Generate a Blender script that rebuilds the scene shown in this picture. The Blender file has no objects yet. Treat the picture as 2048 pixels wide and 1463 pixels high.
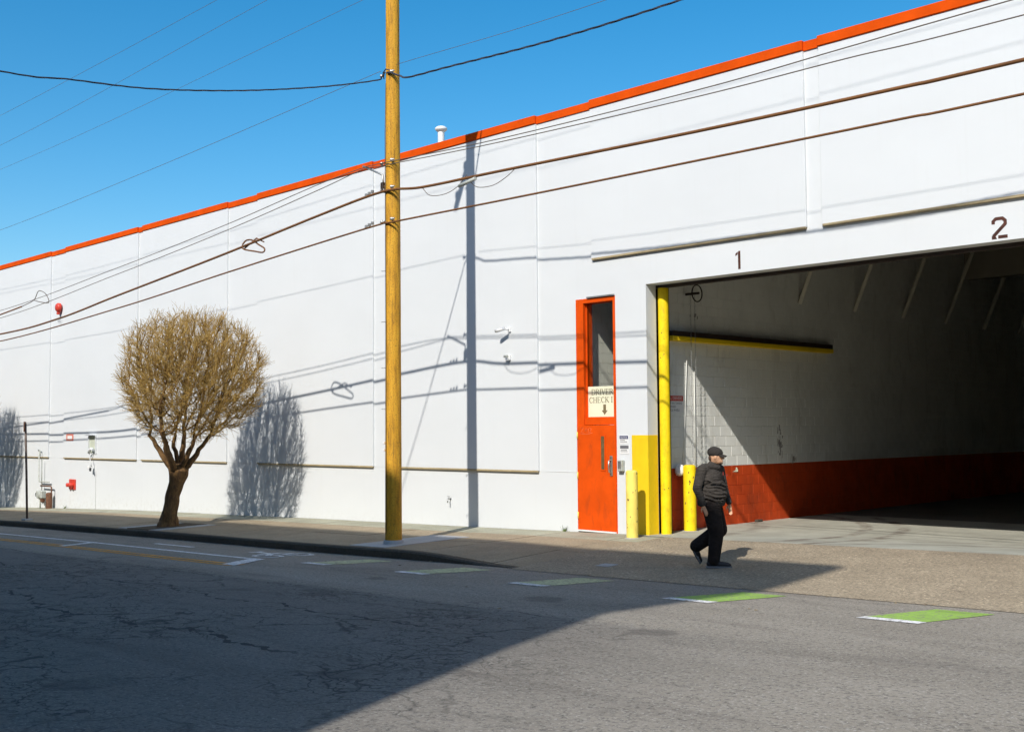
import bpy, bmesh, math, random
import numpy as np
from mathutils import Vector, Matrix, noise

# ------------------------------------------------------------------ camera, sky, sun, exposure
S = bpy.context.scene
R = math.radians
CAM = Vector((0.0, -17.2, 2.05))
F_PX, YAW, PITCH, ROLL = 2272.26, -0.7902, 0.0559, -0.0078
fw = Vector((math.sin(YAW)*math.cos(PITCH), math.cos(YAW)*math.cos(PITCH), math.sin(PITCH)))
rt = Vector((math.cos(YAW), -math.sin(YAW), 0)); up = rt.cross(fw)
c_, s_ = math.cos(ROLL), math.sin(ROLL)
rt2 = c_*rt + s_*up; up2 = -s_*rt + c_*up
cam_data = bpy.data.cameras.new('camera'); cam = bpy.data.objects.new('camera', cam_data)
S.collection.objects.link(cam); S.camera = cam
M = Matrix((rt2, up2, -fw)).transposed().to_4x4(); M.translation = CAM
cam.matrix_world = M
cam_data.sensor_width = 36.0; cam_data.lens = F_PX/2048*36.0
cam_data.clip_start = 0.1; cam_data.clip_end = 3000

SUN_AZ, SUN_EL = 158.0, 40.0            # azimuth clockwise from +Y
W = bpy.data.worlds.new('World'); S.world = W; W.use_nodes = True
wn = W.node_tree; bgn = wn.nodes['Background']
sky = wn.nodes.new('ShaderNodeTexSky'); sky.sky_type = 'NISHITA'; sky.sun_disc = False
sky.sun_elevation = R(SUN_EL); sky.sun_rotation = R(SUN_AZ)
sky.air_density = 1.0; sky.dust_density = 1.0; sky.ozone_density = 3.0
hsv = wn.nodes.new('ShaderNodeHueSaturation'); hsv.inputs['Saturation'].default_value = 1.42; hsv.inputs['Hue'].default_value = 0.490
wn.links.new(sky.outputs[0], hsv.inputs['Color']); wn.links.new(hsv.outputs[0], bgn.inputs[0])
bgn.inputs[1].default_value = 0.15

sun_d = bpy.data.lights.new('sun', 'SUN'); sun = bpy.data.objects.new('sun', sun_d); S.collection.objects.link(sun)
sun_d.energy = 4.5; sun_d.angle = R(0.6); sun_d.color = (1.0, 0.96, 0.90)
to_sun = Vector((math.sin(R(SUN_AZ))*math.cos(R(SUN_EL)), math.cos(R(SUN_AZ))*math.cos(R(SUN_EL)), math.sin(R(SUN_EL))))
sun.rotation_euler = to_sun.to_track_quat('Z', 'Y').to_euler()
sun.location = to_sun*80

S.view_settings.view_transform = 'Standard'; S.view_settings.look = 'None'
S.view_settings.exposure = 0.10; S.view_settings.gamma = 1.0
S.view_settings.use_curve_mapping = False
S.render.engine = 'CYCLES'
S.cycles.max_bounces = 6; S.cycles.diffuse_bounces = 3; S.cycles.glossy_bounces = 2; S.cycles.transparent_max_bounces = 8
S.cycles.use_adaptive_sampling = True; S.cycles.adaptive_threshold = 0.03
S.cycles.caustics_reflective = False; S.cycles.caustics_refractive = False

# ------------------------------------------------------------------ helpers
C = S.collection
rnd = random.Random(7)

def obj(name, me, mat=None, parent=None, loc=None):
    o = bpy.data.objects.new(name, me); C.objects.link(o)
    if mat is not None and me is not None:
        me.materials.clear()
        for m in (mat if isinstance(mat, (list, tuple)) else [mat]): me.materials.append(m)
    if parent is not None: o.parent = parent
    if loc is not None: o.location = loc
    return o

def tag(o, label=None, cat=None, group=None, kind=None):
    if label: o['label'] = label
    if cat: o['category'] = cat
    if group: o['group'] = group
    if kind: o['kind'] = kind
    return o

def thing(name, label, cat, loc=(0, 0, 0), rotz=0.0, group=None):
    o = bpy.data.objects.new(name, None); C.objects.link(o)
    o.location = loc; o.rotation_euler = (0, 0, rotz); o.empty_display_size = 0.2
    return tag(o, label, cat, group)

class MB:
    """collects vertices and faces of one mesh"""
    def __init__(s): s.v = []; s.f = []; s.smooth = []
    def add(s, vs, fs, smooth=False):
        b = len(s.v); s.v += [tuple(v) for v in vs]
        s.f += [tuple(b+i for i in f) for f in fs]; s.smooth += [smooth]*len(fs); return s
    def box(s, x0, x1, y0, y1, z0, z1):
        v = [(x0,y0,z0),(x1,y0,z0),(x1,y1,z0),(x0,y1,z0),(x0,y0,z1),(x1,y0,z1),(x1,y1,z1),(x0,y1,z1)]
        return s.add(v, [(0,3,2,1),(4,5,6,7),(0,1,5,4),(1,2,6,5),(2,3,7,6),(3,0,4,7)])
    def cbox(s, x0, x1, y0, y1, z0, z1, c=0.01):
        """box with all edges chamfered"""
        bm = bmesh.new(); bmesh.ops.create_cube(bm, size=1)
        for v in bm.verts:
            v.co = Vector(((x0+x1)/2+v.co.x*(x1-x0), (y0+y1)/2+v.co.y*(y1-y0), (z0+z1)/2+v.co.z*(z1-z0)))
        bmesh.ops.bevel(bm, geom=bm.edges[:], offset=c, segments=1, affect='EDGES')
        bm.verts.index_update()
        s.add([v.co[:] for v in bm.verts], [[v.index for v in f.verts] for f in bm.faces]); bm.free(); return s
    def tube(s, pts, r, n=8, caps=True, smooth=True):
        pts = [Vector(p) for p in pts]; m = len(pts)
        rr = r if isinstance(r, (list, tuple)) else [r]*m
        rings = []; t0 = (pts[1]-pts[0]).normalized()
        a = Vector((0,0,1)) if abs(t0.z) < 0.9 else Vector((1,0,0))
        u = t0.cross(a).normalized()
        vs = []
        for i, p in enumerate(pts):
            t = (pts[min(i+1,m-1)]-pts[max(i-1,0)])
            t = t.normalized() if t.length > 1e-9 else t0
            u = (u - t*u.dot(t)); u = u.normalized() if u.length > 1e-6 else t.orthogonal().normalized()
            w = t.cross(u)
            for k in range(n):
                an = 2*math.pi*k/n
                vs.append(p + (u*math.cos(an)+w*math.sin(an))*rr[i])
        fs = []
        for i in range(m-1):
            for k in range(n):
                k2 = (k+1) % n
                fs.append((i*n+k, i*n+k2, (i+1)*n+k2, (i+1)*n+k))
        s.add(vs, fs, smooth)
        if caps:
            b = len(s.v)-len(vs)
            s.f.append(tuple(b+k for k in reversed(range(n)))); s.f.append(tuple(b+(m-1)*n+k for k in range(n))); s.smooth += [False, False]
        return s
    def lathe(s, prof, n=20, c=(0,0,0), axis='z', smooth=True):
        """prof: list of (radius, height)"""
        vs = []; fs = []
        for r, h in prof:
            for k in range(n):
                an = 2*math.pi*k/n; a, b = r*math.cos(an), r*math.sin(an)
                if axis == 'z': vs.append((c[0]+a, c[1]+b, c[2]+h))
                elif axis == 'y': vs.append((c[0]+a, c[1]+h, c[2]-b))
                else: vs.append((c[0]+h, c[1]+a, c[2]+b))
        for i in range(len(prof)-1):
            for k in range(n):
                k2 = (k+1) % n; fs.append((i*n+k, i*n+k2, (i+1)*n+k2, (i+1)*n+k))
        return s.add(vs, fs, smooth)
    def prism_xz(s, poly, y0, y1):
        """polygon in the xz plane (counter-clockwise seen from -y) extruded from y0 (front) to y1"""
        n = len(poly)
        vs = [(x, y0, z) for x, z in poly]+[(x, y1, z) for x, z in poly]
        fs = [tuple(range(n)), tuple(range(2*n-1, n-1, -1))]
        fs += [(i, n+i, n+(i+1) % n, (i+1) % n) for i in range(n)]
        return s.add(vs, fs)
    def mesh(s, name='mesh'):
        me = bpy.data.meshes.new(name); me.from_pydata(s.v, [], s.f)
        if any(s.smooth): me.polygons.foreach_set('use_smooth', s.smooth)
        me.update(); return me
    def build(s, name, mat, parent=None, loc=None): return obj(name, s.mesh(name), mat, parent, loc)

def box(name, mat, parent, *a): return MB().box(*a).build(name, mat, parent)

# ------------------------------------------------------------------ materials
class NT:
    def __init__(s, name):
        s.m = bpy.data.materials.new(name); s.m.use_nodes = True; s.t = s.m.node_tree
        s.b = s.t.nodes['Principled BSDF']; s.out = s.t.nodes['Material Output']
        s.co = s.t.nodes.new('ShaderNodeTexCoord'); s.geo = s.t.nodes.new('ShaderNodeNewGeometry')
    def n(s, t, **k):
        nd = s.t.nodes.new(t)
        for a, v in k.items(): setattr(nd, a, v)
        return nd
    def l(s, a, b): s.t.links.new(a, b)
    def pos(s, scale=(1,1,1), world=True, loc=(0,0,0)):
        mp = s.n('ShaderNodeMapping'); mp.inputs[3].default_value = scale; mp.inputs[1].default_value = loc
        s.l(s.geo.outputs['Position'] if world else s.co.outputs['Object'], mp.inputs[0]); return mp.outputs[0]
    def noise(s, vec, scale, detail=4, rough=0.55, dist=0.0):
        nd = s.n('ShaderNodeTexNoise'); nd.inputs['Scale'].default_value = scale; nd.inputs['Detail'].default_value = detail
        nd.inputs['Roughness'].default_value = rough; nd.inputs['Distortion'].default_value = dist
        s.l(vec, nd.inputs['Vector']); return nd
    def ramp(s, fac, stops):
        r = s.n('ShaderNodeValToRGB'); e = r.color_ramp.elements
        while len(e) < len(stops): e.new(0.5)
        for i, (p, c) in enumerate(stops):
            e[i].position = p; e[i].color = (c, c, c, 1) if not isinstance(c, (tuple, list)) else (*c[:3], 1)
        s.l(fac, r.inputs[0]); return r.outputs[0]
    def mix(s, fac, a, b, mode='MIX'):
        m = s.n('ShaderNodeMix', data_type='RGBA', blend_type=mode)
        for i, v in ((0, fac), (6, a), (7, b)):
            if isinstance(v, (int, float)): m.inputs[i].default_value = v
            elif isinstance(v, (tuple, list)): m.inputs[i].default_value = (*v[:3], 1)
            else: s.l(v, m.inputs[i])
        return m.outputs[2]
    def math(s, op, a, b=None, c=None, clamp=False):
        m = s.n('ShaderNodeMath', operation=op, use_clamp=clamp)
        for i, v in enumerate((a, b, c)):
            if v is None: continue
            if isinstance(v, (int, float)): m.inputs[i].default_value = v
            else: s.l(v, m.inputs[i])
        return m.outputs[0]
    def sep(s, vec):
        x = s.n('ShaderNodeSeparateXYZ'); s.l(vec, x.inputs[0]); return x.outputs
    def bump(s, h, strength=0.3, dist=0.01):
        b = s.n('ShaderNodeBump'); b.inputs['Strength'].default_value = strength; b.inputs['Distance'].default_value = dist
        s.l(h, b.inputs['Height']); s.l(b.outputs[0], s.b.inputs['Normal']); return b
    def col(s, c):
        if isinstance(c, (tuple, list)): s.b.inputs['Base Color'].default_value = (*c[:3], 1)
        else: s.l(c, s.b.inputs['Base Color'])
    def rough(s, r): s.b.inputs['Roughness'].default_value = r

def paint(name, c, rough=0.6, var=0.06, scale=3.0, bump=0.1, bscale=60, metal=0.0, spec=0.4, dirt=None, dirt_amt=0.3):
    n = NT(name); p = n.pos(world=True)
    nz = n.noise(p, scale, 3, 0.6)
    d = tuple(max(0, x*(1-2*var)) for x in c); l = tuple(min(1, x*(1+var)) for x in c)
    cc = n.ramp(nz.outputs[0], [(0.3, d), (0.7, l)])
    if dirt:
        dz = n.noise(n.pos((1, 1, 0.35)), scale*2.3, 4, 0.65, 0.6)
        f = n.ramp(dz.outputs[0], [(0.55, 0.0), (0.75, dirt_amt)])
        cc = n.mix(f, cc, dirt)
    n.col(cc); n.rough(rough); n.b.inputs['Metallic'].default_value = metal
    n.b.inputs['Specular IOR Level'].default_value = spec
    if bump > 0.1: n.bump(n.noise(p, bscale, 1).outputs[0], bump, 0.004)
    return n.m

def wall_white(name='white wall paint', c=(0.69, 0.705, 0.70)):
    n = NT(name); p = n.pos()
    a = n.noise(n.pos((0.25, 1, 0.5)), 1.2, 5, 0.6)
    cc = n.ramp(a.outputs[0], [(0.3, tuple(x*0.955 for x in c)), (0.7, c)])
    st = n.noise(n.pos((6, 6, 0.25)), 1.6, 3, 0.6)                   # rain streaks
    cc = n.mix(n.ramp(st.outputs[0], [(0.56, 0.0), (0.8, 0.10)]), cc, (0.56, 0.55, 0.51))
    z = n.sep(n.geo.outputs['Position'])[2]
    sp = n.noise(p, 9.0, 3, 0.7)
    low = n.math('MULTIPLY', n.ramp(n.math('ADD', n.math('MULTIPLY', z, 0.25), 0.42), [(0.2, 1.0), (0.45, 0.0)]),
                 n.ramp(sp.outputs[0], [(0.46, 0.0), (0.68, 0.5)]))
    cc = n.mix(low, cc, (0.45, 0.42, 0.36))
    n.col(cc); n.rough(0.75); n.b.inputs['Specular IOR Level'].default_value = 0.25
    n.bump(n.noise(p, 1.3, 1).outputs[0], 0.30, 0.03)
    return n.m

def concrete(name, c=(0.33, 0.32, 0.27), speck=0.5, bump=0.5, stain=(0.12, 0.09, 0.06)):
    n = NT(name); p = n.pos()
    a = n.noise(p, 1.1, 4, 0.65)
    cc = n.ramp(a.outputs[0], [(0.25, tuple(x*0.72 for x in c)), (0.75, tuple(min(1, x*1.12) for x in c))])
    g = n.noise(p, 26, 4, 0.75)
    cc = n.mix(n.ramp(g.outputs[0], [(0.42, speck), (0.56, 0.0)]), cc, tuple(x*0.45 for x in c))
    g2 = n.noise(n.pos((1,1,1), loc=(7,3,1)), 20, 3, 0.6)
    cc = n.mix(n.ramp(g2.outputs[0], [(0.62, 0.0), (0.70, speck)]), cc, tuple(min(1, x*1.7) for x in c))
    s2 = n.noise(p, 2.6, 5, 0.7, 0.8)
    cc = n.mix(n.ramp(s2.outputs[0], [(0.60, 0.0), (0.78, 0.45)]), cc, stain)
    n.col(cc); n.rough(0.9); n.b.inputs['Specular IOR Level'].default_value = 0.2
    n.bump(n.noise(p, 26, 1, 0.75).outputs[0], bump, 0.012)
    return n

def asphalt():
    n = NT('weathered asphalt'); P = n.geo.outputs['Position']; p = n.pos()
    a = n.noise(n.pos((0.35, 1, 1)), 0.9, 4, 0.6)
    cc = n.ramp(a.outputs[0], [(0.25, (0.232, 0.204, 0.163)), (0.75, (0.322, 0.286, 0.233))])
    g = n.noise(p, 24, 4, 0.8); g2 = n.noise(n.pos(loc=(3, 9, 2)), 42, 2, 0.6)
    cc = n.mix(n.ramp(g.outputs[0], [(0.36, 0.75), (0.50, 0.0)]), cc, (0.065, 0.060, 0.054))
    cc = n.mix(n.ramp(g2.outputs[0], [(0.58, 0.0), (0.68, 0.8)]), cc, (0.44, 0.41, 0.36))
    big = n.n('ShaderNodeTexVoronoi'); big.inputs['Scale'].default_value = 9; n.l(p, big.inputs['Vector'])
    cc = n.mix(n.ramp(big.outputs['Distance'], [(0.06, 0.75), (0.14, 0.0)]), cc, (0.42, 0.38, 0.33))
    # cracks: warped cells kept only where the road is tired, plus long seams along the street
    wob = n.noise(p, 1.6, 3, 0.65); vadd = n.n('ShaderNodeVectorMath', operation='MULTIPLY_ADD')
    n.l(wob.outputs['Color'], vadd.inputs[0]); vadd.inputs[1].default_value = (0.9, 0.9, 0); n.l(P, vadd.inputs[2])
    def cells(sc, w, mask_scale, lo, hi, seed):
        mp = n.n('ShaderNodeMapping'); mp.inputs[3].default_value = (0.55, 1.0, 0.0); mp.inputs[1].default_value = (seed, seed*2, 0)
        n.l(vadd.outputs[0], mp.inputs[0])
        v = n.n('ShaderNodeTexVoronoi', feature='DISTANCE_TO_EDGE'); v.inputs['Scale'].default_value = sc; n.l(mp.outputs[0], v.inputs['Vector'])
        line = n.ramp(v.outputs['Distance'], [(0.0, 1.0), (w, 0.0)])
        mk = n.noise(n.pos((0.5, 1, 1), loc=(seed, 0, 0)), mask_scale, 3, 0.5)
        return n.math('MULTIPLY', line, n.ramp(mk.outputs[0], [(lo, 0.0), (hi, 1.0)]))
    X, Y, Z = n.sep(P)
    # the old lane surface (south of the bike lane and west) is the cracked one
    old = n.math('MULTIPLY', n.ramp(n.math('MULTIPLY_ADD', Y, -0.1, -0.55), [(0.20, 0.0), (0.27, 1.0)]),
                 n.ramp(n.math('MULTIPLY_ADD', n.math('ADD', X, n.math('MULTIPLY', Y, 0.45)), -0.04, 0.0), [(0.40, 0.0), (0.50, 1.0)]))
    ck = n.math('MAXIMUM', cells(1.6, 0.035, 0.35, 0.44, 0.56, 1.3), n.math('MAXIMUM', cells(3.6, 0.045, 0.5, 0.46, 0.56, 5.1), cells(7.5, 0.07, 0.6, 0.50, 0.60, 8.3)))
    ck = n.math('MULTIPLY', ck, old)
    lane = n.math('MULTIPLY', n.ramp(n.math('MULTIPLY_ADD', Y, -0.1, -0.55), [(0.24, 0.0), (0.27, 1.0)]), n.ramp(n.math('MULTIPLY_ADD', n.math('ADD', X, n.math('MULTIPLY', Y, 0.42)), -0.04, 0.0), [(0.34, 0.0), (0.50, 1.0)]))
    cc = n.mix(n.math('MULTIPLY', lane, 0.42), cc, (0.075, 0.072, 0.075))  # darker old lane, with some of the street shade put into the colour
    oil = n.n('ShaderNodeTexVoronoi'); oil.inputs['Scale'].default_value = 0.55; n.l(vadd.outputs[0], oil.inputs['Vector'])
    cc = n.mix(n.ramp(oil.outputs['Distance'], [(0.10, 0.45), (0.17, 0.0)]), cc, (0.07, 0.06, 0.055))
    for y0, amp, w, sd in ((-8.15, 0.5, 0.020, 0), (-9.6, 0.9, 0.035, 4.4), (-11.4, 1.1, 0.05, 9.7)):
        nz = n.noise(n.pos((0.5, 0, 0), loc=(sd, 0, 0)), 0.8, 4, 0.62)
        dy = n.math('ABSOLUTE', n.math('SUBTRACT', n.math('SUBTRACT', Y, y0), n.math('MULTIPLY', n.math('SUBTRACT', nz.outputs[0], 0.5), amp*2)))
        wv = n.noise(p, 5, 2, 0.7)
        seam = n.math('LESS_THAN', dy, n.math('MULTIPLY', n.ramp(wv.outputs[0], [(0.38, 0.0), (0.62, 1.0)]), w*1.05))
        ck = n.math('MAXIMUM', ck, n.math('MULTIPLY', seam, n.ramp(n.math('MULTIPLY_ADD', X, -0.05, 0.0), [(0.40, 0.0), (0.46, 1.0)])))
    cc = n.mix(n.math('MULTIPLY', ck, 0.8), cc, (0.018, 0.017, 0.016))
    # scuffed, darker tyre smears
    sm = n.noise(n.pos((0.16, 0.9, 1), loc=(2, 0.5, 0)), 1.3, 4, 0.65, 0.6)
    cc = n.mix(n.ramp(sm.outputs[0], [(0.54, 0.0), (0.72, 0.40)]), cc, (0.085, 0.070, 0.062))
    n.col(cc); n.rough(0.92); n.b.inputs['Specular IOR Level'].default_value = 0.25
    n.bump(n.noise(p, 24, 1, 0.8).outputs[0], 0.6, 0.012)
    return n.m

def aggregate():
    n = concrete('exposed aggregate driveway', (0.41, 0.333, 0.232), 0.8, 0.9, (0.10, 0.08, 0.06))
    return n.m

def wood_pole():
    n = NT('golden utility pole wood'); p = n.pos((1, 1, 0.12), world=False)
    a = n.noise(p, 14, 8, 0.65, 0.3); k = n.noise(n.pos((1, 1, 0.4), world=False), 3.2, 6, 0.6)
    cc = n.ramp(a.outputs[0], [(0.30, (0.26, 0.125, 0.008)), (0.46, (0.60, 0.29, 0.014)), (0.72, (0.76, 0.41, 0.03))])
    cc = n.mix(n.ramp(k.outputs[0], [(0.55, 0.0), (0.75, 0.5)]), cc, (0.30, 0.15, 0.015))
    ck = n.noise(n.pos((1, 1, 0.03), world=False), 26, 5, 0.7, 0.4)
    cc = n.mix(n.ramp(ck.outputs[0], [(0.33, 0.8), (0.40, 0.0)]), cc, (0.06, 0.03, 0.008))
    sp = n.noise(n.pos((1,1,0.7), world=False), 60, 3, 0.6)
    cc = n.mix(n.ramp(sp.outputs[0], [(0.36, 0.6), (0.44, 0.0)]), cc, (0.10, 0.05, 0.01))
    n.col(cc); n.rough(0.8); n.bump(n.noise(n.pos((1, 1, 0.05), world=False), 22, 2, .6).outputs[0], 0.7, 0.012)
    return n.m

def bark(name, d, l):
    n = NT(name); p = n.pos((1, 1, 0.35), world=False)
    a = n.noise(p, 18, 7, 0.7, 0.5); k = n.noise(n.pos(world=False), 2.5, 5, 0.6)
    cc = n.ramp(a.outputs[0], [(0.32, d), (0.7, l)])
    cc = n.mix(n.ramp(k.outputs[0], [(0.5, 0.0), (0.7, 0.35)]), cc, tuple(x*0.6 for x in l))
    n.col(cc); n.rough(0.85); n.bump(a.outputs[0], 0.7, 0.015); return n.m

def glass_mat(name='window glass', tintc=(0.96, 0.97, 0.94), gl=0.06):
    n = NT(name); t = n.n('ShaderNodeBsdfTransparent'); t.inputs[0].default_value = (*tintc, 1)
    g = n.n('ShaderNodeBsdfGlossy'); g.inputs['Roughness'].default_value = 0.02
    mx = n.n('ShaderNodeMixShader'); mx.inputs[0].default_value = gl; n.l(t.outputs[0], mx.inputs[1]); n.l(g.outputs[0], mx.inputs[2])
    n.l(mx.outputs[0], n.out.inputs[0]); return n.m

M_WALL = wall_white()
M_WALL2 = paint('pale interior wall paint', (0.82, 0.82, 0.76), 0.6, 0.04, 1.2, 0.2, 30, dirt=(0.42, 0.40, 0.34), dirt_amt=0.4)
M_COPING = paint('orange red coping paint', (0.70, 0.080, 0.004), 0.85, 0.08, 2.0, 0.05, spec=0.05)
M_DOOR = paint('orange red door paint', (0.72, 0.080, 0.003), 0.65, 0.07, 2.5, 0.1, 50, spec=0.12, dirt=(0.36, 0.055, 0.012), dirt_amt=0.55)
M_REDBLK = paint('rust red block paint', (0.54, 0.058, 0.006), 0.65, 0.10, 1.6, 0.25, 30, dirt=(0.20, 0.035, 0.01), dirt_amt=0.6)
M_YEL = paint('yellow safety paint', (0.92, 0.66, 0.010), 0.6, 0.08, 5, 0.2, 40, spec=0.25, dirt=(0.46, 0.27, 0.03), dirt_amt=0.6)
M_YELD = paint('deep yellow wall paint', (0.84, 0.58, 0.010), 0.55, 0.05, 2, 0.15, 30, dirt=(0.6, 0.38, 0.02), dirt_amt=0.35)
M_YELL = paint('pale weathered yellow paint', (0.92, 0.72, 0.15), 0.65, 0.07, 4, 0.2, 40, spec=0.25, dirt=(0.5, 0.34, 0.07), dirt_amt=0.6)
M_SIDE = concrete('old sidewalk concrete', (0.375, 0.300, 0.20), 0.45, 0.45).m
M_SIDE2 = concrete('greenish sidewalk concrete by the wall', (0.40, 0.385, 0.285), 0.35, 0.4).m
M_NEW = concrete('smooth pale concrete', (0.45, 0.45, 0.44), 0.15, 0.2).m
def apron_mat():
    n = concrete('smooth apron concrete', (0.41, 0.40, 0.33), 0.12, 0.2, (0.16, 0.11, 0.08))
    old = n.b.inputs['Base Color'].links[0].from_socket; x, y, z = n.sep(n.geo.outputs['Position'])
    nz = n.noise(n.pos((1, 1, 1)), 1.7, 7, 0.65); tot = None
    for cx, cy, rr, w, st in ((-16.5, 1.5, 6.45, .15, .75), (-16.5, 1.5, 5.75, .14, .7), (-16.9, .9, 4.3, .2, .45), (-5.0, -3.5, 6.0, .16, .4), (-5.0, -3.5, 6.8, .16, .35)):
        d = n.math('SQRT', n.math('ADD', n.math('POWER', n.math('SUBTRACT', x, cx), 2.0), n.math('POWER', n.math('SUBTRACT', y, cy), 2.0)))
        a = n.ramp(n.math('ABSOLUTE', n.math('SUBTRACT', d, rr)), [(w*.55, st), (w*1.1, 0.0)])
        tot = a if tot is None else n.math('MAXIMUM', tot, a)
    f = n.math('MULTIPLY', tot, n.ramp(nz.outputs[0], [(0.38, 0.0), (0.6, 1.0)]))
    n.col(n.mix(f, old, (0.12, 0.085, 0.065))); return n.m
M_APRON = apron_mat()
M_KERB = concrete('dirty kerb concrete', (0.10, 0.085, 0.065), 0.4, 0.5, (0.06, 0.05, 0.04)).m
M_AGG = aggregate(); M_ASPH = asphalt(); M_POLE = wood_pole()
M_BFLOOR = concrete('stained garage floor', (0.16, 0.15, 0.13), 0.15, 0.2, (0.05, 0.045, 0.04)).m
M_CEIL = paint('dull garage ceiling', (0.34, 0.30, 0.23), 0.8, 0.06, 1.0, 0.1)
M_BEAM = paint('cream painted steel', (0.62, 0.58, 0.46), 0.6, 0.06, 2, 0.05)
M_LEDGE_SHADE = paint('tan shade line', (0.42, 0.33, 0.185), 0.8, 0.12, 3, 0.1, dirt=(0.22, 0.16, 0.08), dirt_amt=0.5)  # shade and warm bounce under the panel edge, put into the colour
M_DARK = paint('dark brown steel', (0.035, 0.022, 0.016), 0.6, 0.1, 4, 0.1)
M_CABLE = paint('brown cable sheath', (0.20, 0.085, 0.025), 0.55, 0.15, 2, 0.1)
M_WIRE = paint('weathered strand wire', (0.14, 0.11, 0.08), 0.5, 0.1, 3, 0)
M_WIREB = paint('weathered service wire', (0.05, 0.055, 0.075), 0.45, 0.1, 3, 0)
M_GALV = paint('galvanised steel', (0.42, 0.42, 0.40), 0.42, 0.1, 8, 0.1, metal=0.7)
M_GREYG = paint('grey green meter paint', (0.46, 0.48, 0.43), 0.5, 0.08, 8, 0.1, dirt=(0.25, 0.14, 0.07), dirt_amt=0.5)
M_RUST = paint('rusty steel', (0.16, 0.07, 0.035), 0.8, 0.3, 14, 0.3)
M_POST = paint('weathered steel sign post', (0.13, 0.095, 0.075), 0.7, 0.25, 9, 0.2)
M_REDEQ = paint('red alarm enamel', (0.62, 0.055, 0.030), 0.4, 0.08, 6, 0.05)
M_SIGNR = paint('faded red sign print', (0.72, 0.22, 0.15), 0.5, 0.06, 6, 0)
M_WHITEP = paint('white enamel', (0.82, 0.81, 0.78), 0.4, 0.03, 4, 0.03)
M_PAPER = paint('cream paper sign', (0.82, 0.80, 0.58), 0.7, 0.03, 2, 0.04)
M_INK = paint('brown printed ink', (0.20, 0.155, 0.075), 0.7, 0.05, 4, 0)
M_NUM = paint('dark stencil paint', (0.085, 0.028, 0.016), 0.7, 0.25, 9, 0)
M_INKG = paint('grey printed ink', (0.16, 0.16, 0.17), 0.7, 0.1, 6, 0)
M_BLUE = paint('navy sign print', (0.05, 0.055, 0.14), 0.6, 0.1, 6, 0)
def road_paint(name, c, wear=0.55):
    n = NT(name); p = n.pos()
    a = n.noise(p, 1.8, 3, .6); cc = n.ramp(a.outputs[0], [(.3, tuple(x*.78 for x in c)), (.7, c)])
    w = n.noise(p, 16, 5, .75); f = n.ramp(w.outputs[0], [(wear, 0.0), (wear+.06, 0.9)]); cc = n.mix(f, cc, (.22, .20, .17))
    w2 = n.noise(n.pos((.3, 1, 1)), 5, 4, .7); cc = n.mix(n.ramp(w2.outputs[0], [(.52, 0.0), (.72, .55)]), cc, tuple(x*.5 for x in c))
    n.col(cc); n.rough(.8); n.b.inputs['Specular IOR Level'].default_value = .2; n.bump(n.noise(p, 40, 1).outputs[0], .5, .008); return n.m
M_RDWHITE = road_paint('worn white road paint', (.88, .86, .83), .53)
M_RDYEL = road_paint('worn yellow road paint', (.90, .40, .045), .52)
M_GREEN = road_paint('green bike lane paint', (.32, .50, .10), .535)
M_GREENF = road_paint('faded green bike lane paint', (.55, .58, .32), .52)
M_GLASS = glass_mat()
M_STEEL = paint('brushed handle steel', (0.60, 0.57, 0.50), 0.3, 0.06, 10, 0.05, metal=0.8)
M_BLACK = paint('black plastic', (0.02, 0.02, 0.02), 0.4, 0.1, 8, 0)
M_BARK = bark('tree trunk bark', (0.045, 0.020, 0.008), (0.27, 0.145, 0.045))
M_TWIG = bark('bare golden twigs', (0.25, 0.14, 0.03), (0.66, 0.44, 0.12))
M_BRANCH = bark('brown branch bark', (0.12, 0.06, 0.018), (0.36, 0.21, 0.06))
M_SOIL = concrete('tree pit soil', (0.10, 0.075, 0.045), 0.6, 1.0).m
M_FARB = paint('grey brown stucco', (0.30, 0.27, 0.24), 0.85, 0.06, 0.6, 0.2, 12)
M_FARG = paint('dark window glass', (0.03, 0.035, 0.04), 0.15, 0.05, 1, 0)
M_WEED = paint('weed leaf', (0.10, 0.14, 0.03), 0.7, 0.2, 20, 0)
M_INSUL = paint('grey porcelain', (0.45, 0.44, 0.42), 0.3, 0.05, 9, 0)

# ------------------------------------------------------------------ ground heights
_gx = [-400, -120, -60, -45.9, -41.2, -34.5, -25, -18.7, -15, -14, 0, 40, 400]
_gz = [-3.4, -3.2, -1.3, -.82, -.65, -.44, -.22, -.10, -.01, .01, .30, 1.1, 1.4]
def gz(x):
    return float(np.mean([np.interp(x+d, _gx, _gz) for d in (-1.2, -.6, 0, .6, 1.2)]))
KY = -4.1                                  # kerb face
_ry = [-400, -20, -10, KY]; _rz = [0.0, 0.0, -.05, -.228]
def zroad(x, y): return gz(x) + float(np.interp(y, _ry, _rz))
def smooth(a, b, x):
    t = min(1, max(0, (x-a)/(b-a))); return t*t*(3-2*t)
def zside(x, y):
    """top of pavement (west) blending into the driveway (east)"""
    w = gz(x) + 0.02*y
    d = gz(x) + (zroad(x, KY)+0.006-gz(x))*min(1, max(0, -y/4.1))**1.25
    t = smooth(-16.0, -13.2, x)
    return w*(1-t) + d*t
def zfloor(x, y):
    """garage floor: follows the street at the door line and levels out inside"""
    t = smooth(-0.15, 3.0, y); return gz(x)*(1-t) + 0.012*t
def grid(xs, ys, fz, skirt=None):
    nx, ny = len(xs), len(ys); v = []; f = []
    for y in ys:
        for x in xs: v.append((x, y, fz(x, y)))
    for j in range(ny-1):
        for i in range(nx-1): f.append((j*nx+i, j*nx+i+1, (j+1)*nx+i+1, (j+1)*nx+i))
    return MB().add(v, f, True)
def lin(a, b, n): return [a+(b-a)*i/n for i in range(n+1)]

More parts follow.
